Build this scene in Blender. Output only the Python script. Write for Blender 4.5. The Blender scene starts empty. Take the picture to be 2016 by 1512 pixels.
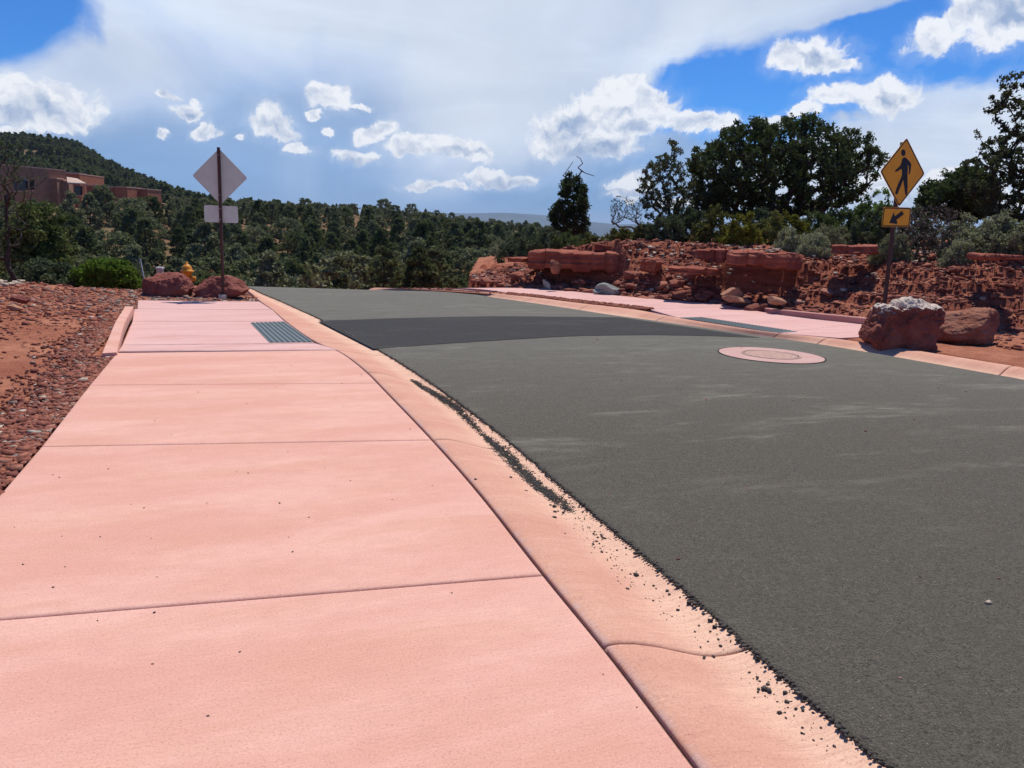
import bpy, math, random
import numpy as np
from mathutils import Vector, Matrix

# =====================================================================
# CAMERA, WORLD, SUN, EXPOSURE
# =====================================================================
F, CX, CY, HC = 1500.0, 1008.0, 756.0, 1.6
PITCH, ROLL = math.radians(11.53), math.radians(1.7)
ROT = (Matrix.Rotation(math.radians(90) - PITCH, 3, 'X') @ Matrix.Rotation(ROLL, 3, 'Z'))
RN = np.array(ROT)
sc = bpy.context.scene
COL = sc.collection
cam_d = bpy.data.cameras.new('camera')
cam = bpy.data.objects.new('camera', cam_d)
COL.objects.link(cam)
cam.matrix_world = Matrix.Translation((0, 0, HC)) @ ROT.to_4x4()
cam_d.sensor_width = 36
cam_d.lens = F / 2016 * 36
cam_d.clip_start = 0.05
cam_d.clip_end = 60000
sc.camera = cam
sc.render.resolution_x, sc.render.resolution_y = 1024, 768
sc.view_settings.view_transform = 'Standard'
sc.view_settings.look = 'None'
sc.view_settings.exposure = 0.0
sc.view_settings.gamma = 1.0
try:
    sc.cycles.use_denoising = True
    sc.cycles.max_bounces = 5
    sc.cycles.diffuse_bounces = 3
    sc.cycles.glossy_bounces = 2
    sc.cycles.transmission_bounces = 2
    sc.cycles.volume_bounces = 0
    sc.cycles.use_adaptive_sampling = True
except Exception:
    pass

SUN_DIR = Vector((0.36, 1.0, 2.45)).normalized()
SUN_EL = math.asin(SUN_DIR.z)
SUN_AZ = math.atan2(SUN_DIR.x, SUN_DIR.y)
sun_d = bpy.data.lights.new('sun', 'SUN')
sun_d.energy = 4.9
sun_d.angle = math.radians(0.53)
sun_d.color = (1.0, 0.945, 0.85)
sun = bpy.data.objects.new('sun', sun_d)
COL.objects.link(sun)
sun.rotation_euler = (-SUN_DIR).to_track_quat('-Z', 'Y').to_euler()
sun.location = (0, 0, 30)


class NB:
    """small node builder"""
    def __init__(s, nt):
        s.nt = nt
        nt.nodes.clear()

    def n(s, t, **kw):
        nd = s.nt.nodes.new(t)
        for k, v in kw.items():
            setattr(nd, k, v)
        return nd

    def put(s, sock, v):
        if isinstance(v, bpy.types.NodeSocket):
            s.nt.links.new(v, sock)
        elif v is not None:
            if sock.type == 'RGBA' and hasattr(v, '__len__') and len(v) == 3:
                v = (*v, 1)
            sock.default_value = v

    def m(s, op, a, b=None, c=None, clamp=False):
        nd = s.n('ShaderNodeMath', operation=op, use_clamp=clamp)
        for i, v in enumerate((a, b, c)):
            if v is not None:
                s.put(nd.inputs[i], v)
        return nd.outputs[0]

    def v(s, op, a, b=None, sc_=None):
        nd = s.n('ShaderNodeVectorMath', operation=op)
        s.put(nd.inputs[0], a)
        if b is not None:
            s.put(nd.inputs[1], b)
        if sc_ is not None:
            s.put(nd.inputs['Scale'], sc_)
        return nd.outputs['Value'] if op in ('LENGTH', 'DOT_PRODUCT', 'DISTANCE') else nd.outputs[0]

    def mix(s, f, a, b, mode='MIX'):
        nd = s.n('ShaderNodeMix', data_type='RGBA', blend_type=mode)
        s.put(nd.inputs[0], f)
        s.put(nd.inputs[6], a)
        s.put(nd.inputs[7], b)
        return nd.outputs[2]

    def noise(s, vec, scale, detail=3, rough=0.5, dist=0.0, col=False, dim='3D'):
        nd = s.n('ShaderNodeTexNoise', noise_dimensions=dim)
        if vec is not None:
            s.put(nd.inputs['Vector'], vec)
        nd.inputs['Scale'].default_value = scale
        nd.inputs['Detail'].default_value = detail
        nd.inputs['Roughness'].default_value = rough
        nd.inputs['Distortion'].default_value = dist
        return nd.outputs[1 if col else 0]

    def vor(s, vec, scale, feature='F1', out='Distance'):
        nd = s.n('ShaderNodeTexVoronoi', feature=feature)
        if vec is not None:
            s.put(nd.inputs['Vector'], vec)
        nd.inputs['Scale'].default_value = scale
        return nd.outputs[out]

    def step(s, x, lo, hi, a=0.0, b=1.0):
        nd = s.n('ShaderNodeMapRange', interpolation_type='SMOOTHSTEP')
        s.put(nd.inputs[0], x)
        for i, v in enumerate((lo, hi, a, b)):
            s.put(nd.inputs[1 + i], v)
        return nd.outputs[0]

    def map(s, vec, loc=(0, 0, 0), rot=(0, 0, 0), scale=(1, 1, 1), t='POINT'):
        nd = s.n('ShaderNodeMapping', vector_type=t)
        s.put(nd.inputs['Vector'], vec)
        nd.inputs['Location'].default_value = loc
        nd.inputs['Rotation'].default_value = rot
        nd.inputs['Scale'].default_value = scale
        return nd.outputs[0]

    def bump(s, h, strength, dist, normal=None):
        nd = s.n('ShaderNodeBump')
        nd.inputs['Strength'].default_value = strength
        nd.inputs['Distance'].default_value = dist
        s.put(nd.inputs['Height'], h)
        if normal is not None:
            s.put(nd.inputs['Normal'], normal)
        return nd.outputs[0]


def px_dir(px, py):
    d = RN @ np.array([(px - CX) / F, (CY - py) / F, -1.0])
    return d / np.linalg.norm(d)


def azel(px, py):
    d = px_dir(px, py)
    return math.atan2(d[0], d[1]), math.asin(d[2])


world = bpy.data.worlds.new("World")
sc.world = world
world.use_nodes = True
W = NB(world.node_tree)
w_out = W.n('ShaderNodeOutputWorld')
w_bg = W.n('ShaderNodeBackground')
W.nt.links.new(w_bg.outputs[0], w_out.inputs[0])
tc = W.n('ShaderNodeTexCoord')
gen = tc.outputs['Generated']
sky = W.n('ShaderNodeTexSky', sky_type='NISHITA')
sky.sun_disc = False
sky.sun_elevation = SUN_EL
sky.sun_rotation = SUN_AZ
sky.altitude = 1300
sky.air_density = 1.0
sky.dust_density = 0.6
sky.ozone_density = 1.5
sky_s = W.v('SCALE', sky.outputs[0], sc_=0.09)
base_sky = W.v('MULTIPLY', sky_s, (0.27, 0.74, 1.38))
sp = W.n('ShaderNodeSeparateXYZ')
W.put(sp.inputs[0], gen)
az = W.m('ARCTAN2', sp.outputs[0], sp.outputs[1])
el = W.m('ARCSINE', sp.outputs[2])
cq = W.n('ShaderNodeCombineXYZ')
W.put(cq.inputs[0], az)
W.put(cq.inputs[1], el)
q = cq.outputs[0]
R1 = 1 / F   # radians per photo pixel (about)


def blob_field(vec, blobs, k=0.25):
    acc = None
    for (bx, by, rx, ry, rot) in blobs:
        a, e = azel(bx, by)
        vin = vec
        if acc is not None:   # chained only so that the shader evaluates one blob at a time
            nd = W.n('ShaderNodeVectorMath', operation='MULTIPLY_ADD')
            W.put(nd.inputs[0], acc)
            nd.inputs[1].default_value = (1e-9, 1e-9, 0)
            W.put(nd.inputs[2], vec)
            vin = nd.outputs[0]
        mp = W.map(vin, (a, e, 0), (0, 0, math.radians(rot)), (rx * R1, ry * R1, 1), 'TEXTURE')
        ln = W.v('LENGTH', mp)
        if acc is None:
            acc = ln
        else:
            nd = W.n('ShaderNodeMath', operation='SMOOTH_MIN')
            W.put(nd.inputs[0], acc)
            W.put(nd.inputs[1], ln)
            nd.inputs[2].default_value = k
            acc = nd.outputs[0]
    return acc


# --- high thin cloud sheet
n_big = W.noise(q, 5.0, 6, 0.55, 0.3, col=True, dim='2D')
warp_b = W.v('SCALE', W.v('SUBTRACT', n_big, (0.5, 0.5, 0.5)), sc_=0.10)
q_b = W.v('ADD', q, warp_b)
streak = W.noise(W.map(q, rot=(0, 0, math.radians(-20)), scale=(3.0, 11.0, 1)), 1.0, 6, 0.6, 0.5, dim='2D')
veil_blobs = [(420, -40, 760, 230, 0), (1050, 20, 560, 150, 12), (1480, -10, 380, 95, 12), (1640, 0, 230, 50, 10), (500, 260, 700, 250, 0), (900, 420, 560, 190, 0),
              (1850, 300, 300, 90, 6), (2080, 360, 420, 160, 5), (1160, 350, 330, 105, 0), (200, 420, 700, 170, 0), (-300, 200, 300, 300, 0),
              (1500, 420, 500, 90, 0)]
veil_d = blob_field(q_b, veil_blobs, 0.12)
veil = W.step(W.m('ADD', veil_d, W.m('MULTIPLY', W.m('SUBTRACT', streak, 0.5), 0.55)), 1.10, 0.84)
hole = blob_field(q_b, [(20, 15, 110, 70, 20)], 0.1)
veil = W.m('MULTIPLY', veil, W.step(hole, 0.75, 1.15))
veil_tone = W.noise(q_b, 4.0, 5, 0.55, 0.4, dim='2D')
white_zones = blob_field(q_b, [(700, 20, 700, 130, 4), (1300, 60, 420, 90, 12), (960, 250, 200, 120, 15), (2000, 290, 330, 110, 5),
                               (30, 90, 260, 120, 0), (930, 130, 260, 120, 0), (1660, 330, 240, 90, 8)], 0.3)
wz = W.step(W.m('ADD', white_zones, W.m('MULTIPLY', W.m('SUBTRACT', veil_tone, 0.5), 1.4)), 1.35, 0.35)
blue_grey = W.mix(W.step(el, 0.0, 0.26), (0.225, 0.395, 0.68), (0.45, 0.575, 0.82))
veil_col = W.mix(wz, blue_grey, (0.72, 0.80, 0.93))
veil_col = W.mix(W.step(el, 0.035, 0.0, 0.0, 0.55), veil_col, (0.50, 0.62, 0.82))
veil_col = W.v('SCALE', veil_col, sc_=W.m('ADD', W.step(streak, 0.3, 0.72, 0.93, 1.07), W.m('MULTIPLY', W.m('SUBTRACT', veil_tone, 0.5), 0.16)))
rain = W.noise(W.map(q, rot=(0, 0, math.radians(4)), scale=(16, 1.6, 1)), 1.0, 3, 0.5, dim='2D')
rain_zone = W.step(blob_field(q_b, [(640, 345, 150, 60, 0), (900, 330, 160, 80, 0)], 0.2), 1.1, 0.2)
veil_col = W.mix(W.m('MULTIPLY', W.m('MULTIPLY', rain_zone, W.step(rain, 0.25, 0.85)), 0.30), veil_col, (0.62, 0.72, 0.90))
veil_a = W.m('MULTIPLY', veil, W.step(veil_tone, 0.15, 0.6, 0.80, 0.98))
sky1 = W.mix(veil_a, base_sky, veil_col)

# --- cumulus
n_c0 = W.noise(q, 13.0, 3, 0.5, 0.0, col=True, dim='2D')
q_c0 = W.v('ADD', q, W.v('SCALE', W.v('SUBTRACT', n_c0, (0.5, 0.5, 0.5)), sc_=0.030))
n_c = W.noise(q_c0, 42.0, 8, 0.62, 0.0, col=True, dim='2D')
q_c = W.v('ADD', q_c0, W.v('SCALE', W.v('SUBTRACT', n_c, (0.5, 0.5, 0.5)), sc_=0.020))
soft_blobs = [(70, 205, 100, 42, 0), (30, 190, 50, 38, 0), (100, 250, 60, 14, 0), (10, 258, 30, 14, 0),
              (528, 240, 46, 30, 0), (548, 262, 34, 18, 0), (650, 190, 40, 26, 0), (705, 208, 28, 7, 0), (365, 215, 26, 20, 0), (405, 258, 30, 15, 20),
              (330, 182, 17, 10, 0), (310, 262, 12, 9, 0), (372, 190, 10, 7, 0), (465, 270, 10, 7, 0), (640, 262, 9, 7, 0), (620, 225, 20, 9, 0), (585, 292, 26, 14, 0), (740, 262, 50, 20, 20), (830, 288, 80, 24, 5), (920, 300, 60, 26, -5),
              (700, 310, 50, 14, 0), (860, 368, 80, 9, 0), (980, 355, 70, 18, 0),
              (1215, 180, 48, 30, 0), (1140, 235, 110, 50, 20), (1240, 225, 90, 62, 0), (1090, 280, 60, 38, 0), (1180, 280, 90, 40, 0), (1280, 195, 58, 32, -15), (1370, 240, 100, 24, -8),
              (1600, 108, 70, 34, 0), (1560, 112, 40, 30, 0), (1660, 120, 42, 14, -10),
              (1650, 182, 56, 24, 0), (1740, 186, 56, 34, 0), (1590, 216, 36, 13, 0), (1525, 240, 34, 16, 0),
              (1850, 66, 60, 28, 20), (1990, 45, 80, 48, 0), (1960, 10, 60, 30, 0),
              (1240, 370, 44, 22, 0), (1225, 388, 40, 9, 0), (1740, 370, 50, 26, 0), (1850, 360, 40, 26, 0), (1930, 395, 90, 20, 0), (1400, 235, 60, 18, 0), (1330, 395, 40, 14, 0)]
cd = blob_field(q_c, [(b_[0], b_[1], b_[2] * 0.92, b_[3] * 0.88, b_[4]) for b_ in soft_blobs], 0.12)
n_f = W.noise(q_c, 38.0, 8, 0.65, dim='2D')
cdn = W.m('ADD', cd, W.m('MULTIPLY', W.m('SUBTRACT', n_f, 0.5), 1.15))
cmask = W.step(cdn, 1.13, 0.78)
# billow relief: noise difference towards the light (up)
nb0 = W.noise(q_c, 30.0, 5, 0.52, dim='2D')
nb1 = W.noise(W.v('ADD', q_c, (0.0012, 0.0085, 0)), 30.0, 5, 0.52, dim='2D')
relief = W.m('MULTIPLY', W.m('SUBTRACT', nb0, nb1), 2.4)
grey_blobs = [(80, 222, 80, 22, 0), (535, 260, 34, 16, 0), (1180, 296, 120, 22, 0), (1110, 262, 60, 26, 0), (1130, 235, 40, 30, 0), (850, 306, 90, 12, 5), (1985, 30, 50, 26, 0),
              (1760, 190, 34, 16, 0), (365, 224, 18, 8, 0), (1250, 250, 30, 16, 0), (985, 362, 60, 10, 0), (1610, 112, 30, 12, 0), (1760, 392, 80, 14, 0), (700, 318, 44, 8, 0), (1245, 382, 40, 8, 0)]
gz = W.step(blob_field(q_c, grey_blobs, 0.2), 1.25, 0.3)
lit = W.m('ADD', W.m('SUBTRACT', W.step(cdn, 0.0, 0.95, 0.80, 1.0), W.m('MULTIPLY', gz, 0.60)), relief, clamp=True)
c_col = W.mix(lit, (0.34, 0.45, 0.66), (0.93, 0.955, 1.0))
fringe = W.m('MULTIPLY', W.step(cdn, 1.7, 0.95), 0.20)
sky1 = W.mix(fringe, sky1, (0.70, 0.79, 0.95))
sky2 = W.mix(W.m('MULTIPLY', cmask, 0.95), sky1, c_col)
# below the horizon: a plain ground tone
final = W.mix(W.step(el, -0.03, -0.005), (0.16, 0.12, 0.10), sky2)
W.put(w_bg.inputs[0], final)
w_bg.inputs[1].default_value = 1.0
try:
    world.cycles.sampling_method = 'MANUAL'
    world.cycles.sample_map_resolution = 512
except Exception:
    pass

# =====================================================================
# numeric helpers
# =====================================================================
rng = np.random.default_rng(7)


def _h(ix, iy, iz, seed):
    h = (ix * 374761393 + iy * 668265263 + iz * 1442695041 + seed * 974634777) & 0xFFFFFFFF
    h = ((h ^ (h >> 13)) * 1274126177) & 0xFFFFFFFF
    h = h ^ (h >> 16)
    return (h & 0xFFFFFF) / float(0xFFFFFF) * 2 - 1


def vnoise(p, seed=0):
    p = np.asarray(p, float)
    i = np.floor(p).astype(np.int64)
    f = p - i
    f = f * f * (3 - 2 * f)
    out = 0
    for dx in (0, 1):
        wx = f[:, 0] if dx else 1 - f[:, 0]
        for dy in (0, 1):
            wy = f[:, 1] if dy else 1 - f[:, 1]
            for dz in (0, 1):
                wz_ = f[:, 2] if dz else 1 - f[:, 2]
                out = out + wx * wy * wz_ * _h(i[:, 0] + dx, i[:, 1] + dy, i[:, 2] + dz, seed)
    return out


def fbm(p, oct=4, seed=0, gain=0.5):
    p = np.asarray(p, float)
    a, s, o = 1.0, 0.0, 0
    for k in range(oct):
        o = o + a * vnoise(p * (2.03 ** k) + 17.3 * k, seed + k)
        s += a
        a *= gain
    return o / s


def fbm2(x, y, scale, oct=4, seed=0, gain=0.5):
    x = np.asarray(x, float)
    y = np.asarray(y, float)
    p = np.stack([x.ravel() * scale, y.ravel() * scale, np.zeros(x.size) + 0.37], 1)
    return fbm(p, oct, seed, gain).reshape(x.shape)


def sstep(x, a=0.0, b=1.0):
    t = np.clip((x - a) / (b - a), 0, 1)
    return t * t * (3 - 2 * t)


def set_attr(me, name, vals):
    at_ = me.attributes.new(name, 'FLOAT', 'POINT')
    at_.data.foreach_set('value', np.asarray(vals, np.float32))


def mesh(name, verts, faces, mat, parent=None, smooth=False, attrs=None, loc=None):
    """verts (N,3); faces: (M,k) int array, or list of index lists"""
    me = bpy.data.meshes.new(name)
    verts = np.asarray(verts, np.float32)
    if isinstance(faces, np.ndarray):
        M, k = faces.shape
        me.vertices.add(len(verts))
        me.vertices.foreach_set('co', verts.ravel())
        me.loops.add(M * k)
        me.loops.foreach_set('vertex_index', faces.astype(np.int32).ravel())
        me.polygons.add(M)
        me.polygons.foreach_set('loop_start', np.arange(M, dtype=np.int32) * k)
        try:
            me.polygons.foreach_set('loop_total', np.full(M, k, np.int32))
        except Exception:
            pass
        me.update(calc_edges=True)
    else:
        me.from_pydata([tuple(map(float, v)) for v in verts], [], [list(map(int, f)) for f in faces])
        me.update()
    me.validate()
    if smooth:
        me.polygons.foreach_set('use_smooth', np.ones(len(me.polygons), bool))
    if attrs:
        for k_, v_ in attrs.items():
            set_attr(me, k_, v_)
    if mat is not None:
        me.materials.append(mat)
    o = bpy.data.objects.new(name, me)
    COL.objects.link(o)
    if parent is not None:
        o.parent = parent
    if loc is not None:
        o.location = loc
    return o


def empty(name, loc=(0, 0, 0), rz=0.0):
    o = bpy.data.objects.new(name, None)
    o.empty_display_size = 0.2
    COL.objects.link(o)
    o.location = loc
    o.rotation_euler = (0, 0, rz)
    return o


def tag(o, label=None, cat=None, group=None, kind=None):
    if label:
        o['label'] = label
    if cat:
        o['category'] = cat
    if group:
        o['group'] = group
    if kind:
        o['kind'] = kind
    return o


def copy_tree(o, parent=None):
    c = o.copy()
    COL.objects.link(c)
    c.parent = parent
    for ch in list(o.children):
        copy_tree(ch, c)
    return c


def grid_faces(nu, nv):
    i = np.arange(nu - 1)[:, None] * nv + np.arange(nv - 1)[None, :]
    i = i.ravel()
    return np.stack([i, i + nv, i + nv + 1, i + 1], 1)


# pavement height: flat, then over a crest
def P(x, y):
    x = np.asarray(x, float)
    y = np.asarray(y, float)
    yc = 18.4 + np.clip(x + 3, 0, 6) * 0.55
    t = np.clip(y - yc, 0, None)
    tl = 5.0
    return np.where(t < tl, -0.02 * t * t, -0.02 * tl * tl - 0.2 * (t - tl))


def at(px, py, off=0.0):
    """photo pixel -> point on the pavement surface raised by off"""
    d = px_dir(px, py)
    t = np.linspace(1.0, 60, 6000)
    X, Y, Z = d[0] * t, d[1] * t, HC + d[2] * t
    g = Z - (P(X, Y) + off)
    neg = np.where(g <= 0)[0]
    if len(neg):
        i = neg[0]
        if i > 0:
            f = g[i - 1] / (g[i - 1] - g[i])
            tt = t[i - 1] + f * (t[i] - t[i - 1])
        else:
            tt = t[0]
    else:
        tt = t[np.argmin(g / t)]
    return np.array([d[0] * tt, d[1] * tt])


def atY(px, py, Y):
    d = px_dir(px, py)
    t = Y / d[1]
    return np.array([d[0] * t, Y, HC + d[2] * t])


def line(pts, off=0.0):
    return np.array([at(a, b, off) for a, b in pts])


def resample(pl, n=None, step=None, s=None):
    pl = np.asarray(pl, float)
    seg = np.linalg.norm(np.diff(pl, axis=0), axis=1)
    cum = np.concatenate([[0], np.cumsum(seg)])
    if s is None:
        if n is None:
            n = max(2, int(cum[-1] / step))
        s = np.linspace(0, cum[-1], n)
    return np.stack([np.interp(s, cum, pl[:, k]) for k in range(pl.shape[1])], 1)


def smooth_pl(pl, it=2):
    """Chaikin corner cutting keeping the ends"""
    for _ in range(it):
        a, b = pl[:-1], pl[1:]
        qq = np.empty((2 * len(a), pl.shape[1]))
        qq[0::2] = a * 0.75 + b * 0.25
        qq[1::2] = a * 0.25 + b * 0.75
        pl = np.vstack([pl[:1], qq, pl[-1:]])
    return pl


# =====================================================================
# MATERIALS
# =====================================================================
def new_mat(name):
    m_ = bpy.data.materials.new(name)
    m_.use_nodes = True
    b = NB(m_.node_tree)
    out = b.n('ShaderNodeOutputMaterial')
    bs = b.n('ShaderNodeBsdfPrincipled')
    b.nt.links.new(bs.outputs[0], out.inputs[0])
    bs.inputs['Specular IOR Level'].default_value = 0.25
    bs.inputs['Roughness'].default_value = 0.85
    return m_, b, bs


def pos(b, obj=True):
    t_ = b.n('ShaderNodeTexCoord')
    return t_.outputs['Object']


def attr(b, name):
    a_ = b.n('ShaderNodeAttribute', attribute_name=name)
    return a_.outputs['Fac']


def plain(name, col, rough=0.6, metal=0.0, spec=0.3, var=0.12, scale=12, bump=0.0):
    m_, b, bs = new_mat(name)
    p_ = pos(b)
    n1 = b.noise(p_, scale, 4, 0.6)
    dk = tuple(c * (1 - var) for c in col)
    lt = tuple(min(1, c * (1 + var)) for c in col)
    b.put(bs.inputs['Base Color'], b.mix(b.step(n1, 0.3, 0.7), dk, lt))
    bs.inputs['Roughness'].default_value = rough
    bs.inputs['Metallic'].default_value = metal
    bs.inputs['Specular IOR Level'].default_value = spec
    if bump:
        b.put(bs.inputs['Normal'], b.bump(n1, 0.5, bump))
    return m_


def concrete(name, c1, c2, wear=(0.52, 0.25, 0.22), kerb=False, ang=-20.0):
    m_, b, bs = new_mat(name)
    p_ = pos(b)
    along = b.map(p_, rot=(0, 0, math.radians(ang)))
    big = b.noise(b.map(along, scale=(0.5, 1.6, 1)), 1.3, 5, 0.6)
    col = b.mix(b.step(big, 0.32, 0.68), c1, c2)
    stain = b.noise(b.map(along, scale=(0.45, 1.8, 1)), 1.7, 6, 0.62, 0.8)
    col = b.mix(b.m('MULTIPLY', b.step(stain, 0.45, 0.72), 0.65), col, wear)
    mott = b.noise(p_, 9.0, 5, 0.6)
    col = b.mix(b.step(mott, 0.3, 0.7, 0.0, 0.22), col, tuple(c * 0.86 for c in c1))
    if kerb:
        u = attr(b, 'u')
        dust = b.m('ADD', b.step(u, 0.45, 0.92), b.m('MULTIPLY', b.m('SUBTRACT', big, 0.5), 0.9), clamp=True)
        col = b.mix(b.m('MULTIPLY', dust, 0.75), col, (0.76, 0.51, 0.36))
        pale = b.m('MULTIPLY', b.step(u, 0.09, 0.0), b.step(mott, 0.42, 0.6))
        col = b.mix(b.m('MULTIPLY', pale, 0.5), col, (0.50, 0.38, 0.37))
        # thin trowel / mud arcs
        arcs = b.noise(b.map(along, scale=(0.7, 9, 1)), 5.0, 6, 0.7, 1.2)
        col = b.mix(b.m('MULTIPLY', b.step(arcs, 0.53, 0.62), 0.32), col, (0.42, 0.20, 0.15))
    broom = b.noise(b.map(along, scale=(7, 130, 7)), 1.0, 4, 0.65)
    col = b.mix(b.step(broom, 0.35, 0.65, 0.0, 0.24), col, tuple(c * 0.72 for c in c1))
    grain = b.noise(p_, 110, 4, 0.85)
    pores = b.noise(b.map(along, scale=(60, 150, 60)), 1.0, 3, 0.7)
    col = b.mix(b.step(grain, 0.53, 0.66, 0.0, 0.62), col, (0.30, 0.135, 0.11))
    col = b.mix(b.step(grain, 0.44, 0.30, 0.0, 0.45), col, (0.86, 0.62, 0.55))
    col = b.mix(b.step(pores, 0.58, 0.70, 0.0, 0.5), col, (0.28, 0.12, 0.10))
    speck = b.vor(p_, 5.0)
    sp2 = b.noise(p_, 3.0, 2)
    col = b.mix(b.m('MULTIPLY', b.m('LESS_THAN', speck, 0.016), b.m('GREATER_THAN', sp2, 0.55)), col, (0.05, 0.025, 0.02))
    b.put(bs.inputs['Base Color'], col)
    bs.inputs['Roughness'].default_value = 0.9
    bs.inputs['Specular IOR Level'].default_value = 0.15
    h = b.m('ADD', b.m('MULTIPLY', broom, 0.7), b.m('MULTIPLY', grain, 0.5))
    b.put(bs.inputs['Normal'], b.bump(h, 0.35, 0.003))
    return m_


M = {}
M['walk'] = concrete('pink_concrete', (0.635, 0.325, 0.252), (0.72, 0.415, 0.330), (0.61, 0.32, 0.215))
M['walk_pale'] = concrete('pale_pink_concrete', (0.63, 0.37, 0.33), (0.68, 0.43, 0.39), (0.55, 0.30, 0.26))
M['kerb'] = concrete('kerb_concrete', (0.58, 0.295, 0.205), (0.64, 0.355, 0.25), (0.51, 0.24, 0.165), kerb=True)
M['header'] = concrete('header_concrete', (0.50, 0.24, 0.20), (0.55, 0.28, 0.24))


def asphalt(name, base, dark=False):
    m_, b, bs = new_mat(name)
    p_ = pos(b)
    agg = b.vor(p_, 95, 'F1')
    aggc = b.vor(p_, 95, 'F1', 'Color')
    sepc = b.n('ShaderNodeSeparateColor')
    b.put(sepc.inputs[0], aggc)
    fine = b.noise(p_, 130, 4, 0.75)
    mid = b.noise(p_, 28, 4, 0.65)
    lo = tuple(c * 0.30 for c in base)
    hi = tuple(c * 1.9 for c in base)
    col = b.mix(b.step(fine, 0.3, 0.72), lo, hi)
    col = b.mix(b.step(sepc.outputs[0], 0.2, 0.9, 0.0, 0.5), col, tuple(c * 1.5 for c in base))
    pits = b.noise(p_, 62, 3, 0.8)
    col = b.mix(b.step(pits, 0.55, 0.66, 0.0, 0.75), col, tuple(c * 0.28 for c in base))
    col = b.mix(b.step(pits, 0.42, 0.32, 0.0, 0.5), col, tuple(c * 1.7 for c in base))
    col = b.mix(b.step(mid, 0.35, 0.7, 0.35, 0.0), col, tuple(c * 0.6 for c in base))
    # dusty smears, stretched along the wheel tracks
    al = b.map(b.map(p_, rot=(0, 0, math.radians(-14))), scale=(0.30, 1.0, 1))
    sy_ = b.n('ShaderNodeSeparateXYZ')
    b.put(sy_.inputs[0], p_)
    dust = b.noise(al, 2.1, 6, 0.68, 0.5)
    dust2 = b.noise(al, 11.0, 4, 0.7, 0.2)
    if not dark:
        col = b.mix(b.m('MULTIPLY', b.m('MULTIPLY', b.step(dust, 0.50, 0.72), b.step(sy_.outputs[1], 3.0, 6.5, 0.25, 1.0)), b.step(dust2, 0.3, 0.75, 0.15, 0.80)), col, (0.27, 0.25, 0.20))
        fardust = b.n('ShaderNodeSeparateXYZ')
        b.put(fardust.inputs[0], p_)
        fd = b.step(fardust.outputs[1], 5.0, 12.0)
        col = b.mix(b.m('MULTIPLY', fd, b.step(dust2, 0.25, 0.7, 0.22, 0.52)), col, (0.19, 0.185, 0.155))
    else:
        col = b.mix(b.m('MULTIPLY', b.step(dust, 0.5, 0.8), 0.35), col, (0.13, 0.12, 0.10))
    wh = b.m('MULTIPLY', b.m('LESS_THAN', agg, 0.20), b.m('GREATER_THAN', sepc.outputs[1], 0.965))
    col = b.mix(b.m('MULTIPLY', wh, 0.8), col, (0.42, 0.40, 0.34))
    scuff = b.noise(b.map(p_, rot=(0, 0, 0.5), scale=(1, 5, 1)), 5.5, 6, 0.8, 0.6)
    scz = b.noise(p_, 0.8, 2)
    col = b.mix(b.m('MULTIPLY', b.m('MULTIPLY', b.step(scuff, 0.66, 0.74), b.step(scz, 0.5, 0.62)), 0.6), col, (0.40, 0.36, 0.29))
    b.put(bs.inputs['Base Color'], col)
    bs.inputs['Roughness'].default_value = 0.88
    bs.inputs['Specular IOR Level'].default_value = 0.25
    h = b.m('ADD', b.m('MULTIPLY', agg, 0.6), fine)
    b.put(bs.inputs['Normal'], b.bump(h, 1.0, 0.009))
    return m_


M['asphalt'] = asphalt('asphalt', (0.096, 0.084, 0.064))
M['asphalt_new'] = asphalt('fresh_asphalt', (0.036, 0.034, 0.032), True)
M['crumb'] = plain('asphalt_crumb', (0.062, 0.052, 0.045), 0.9, var=0.5, scale=60)


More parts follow.
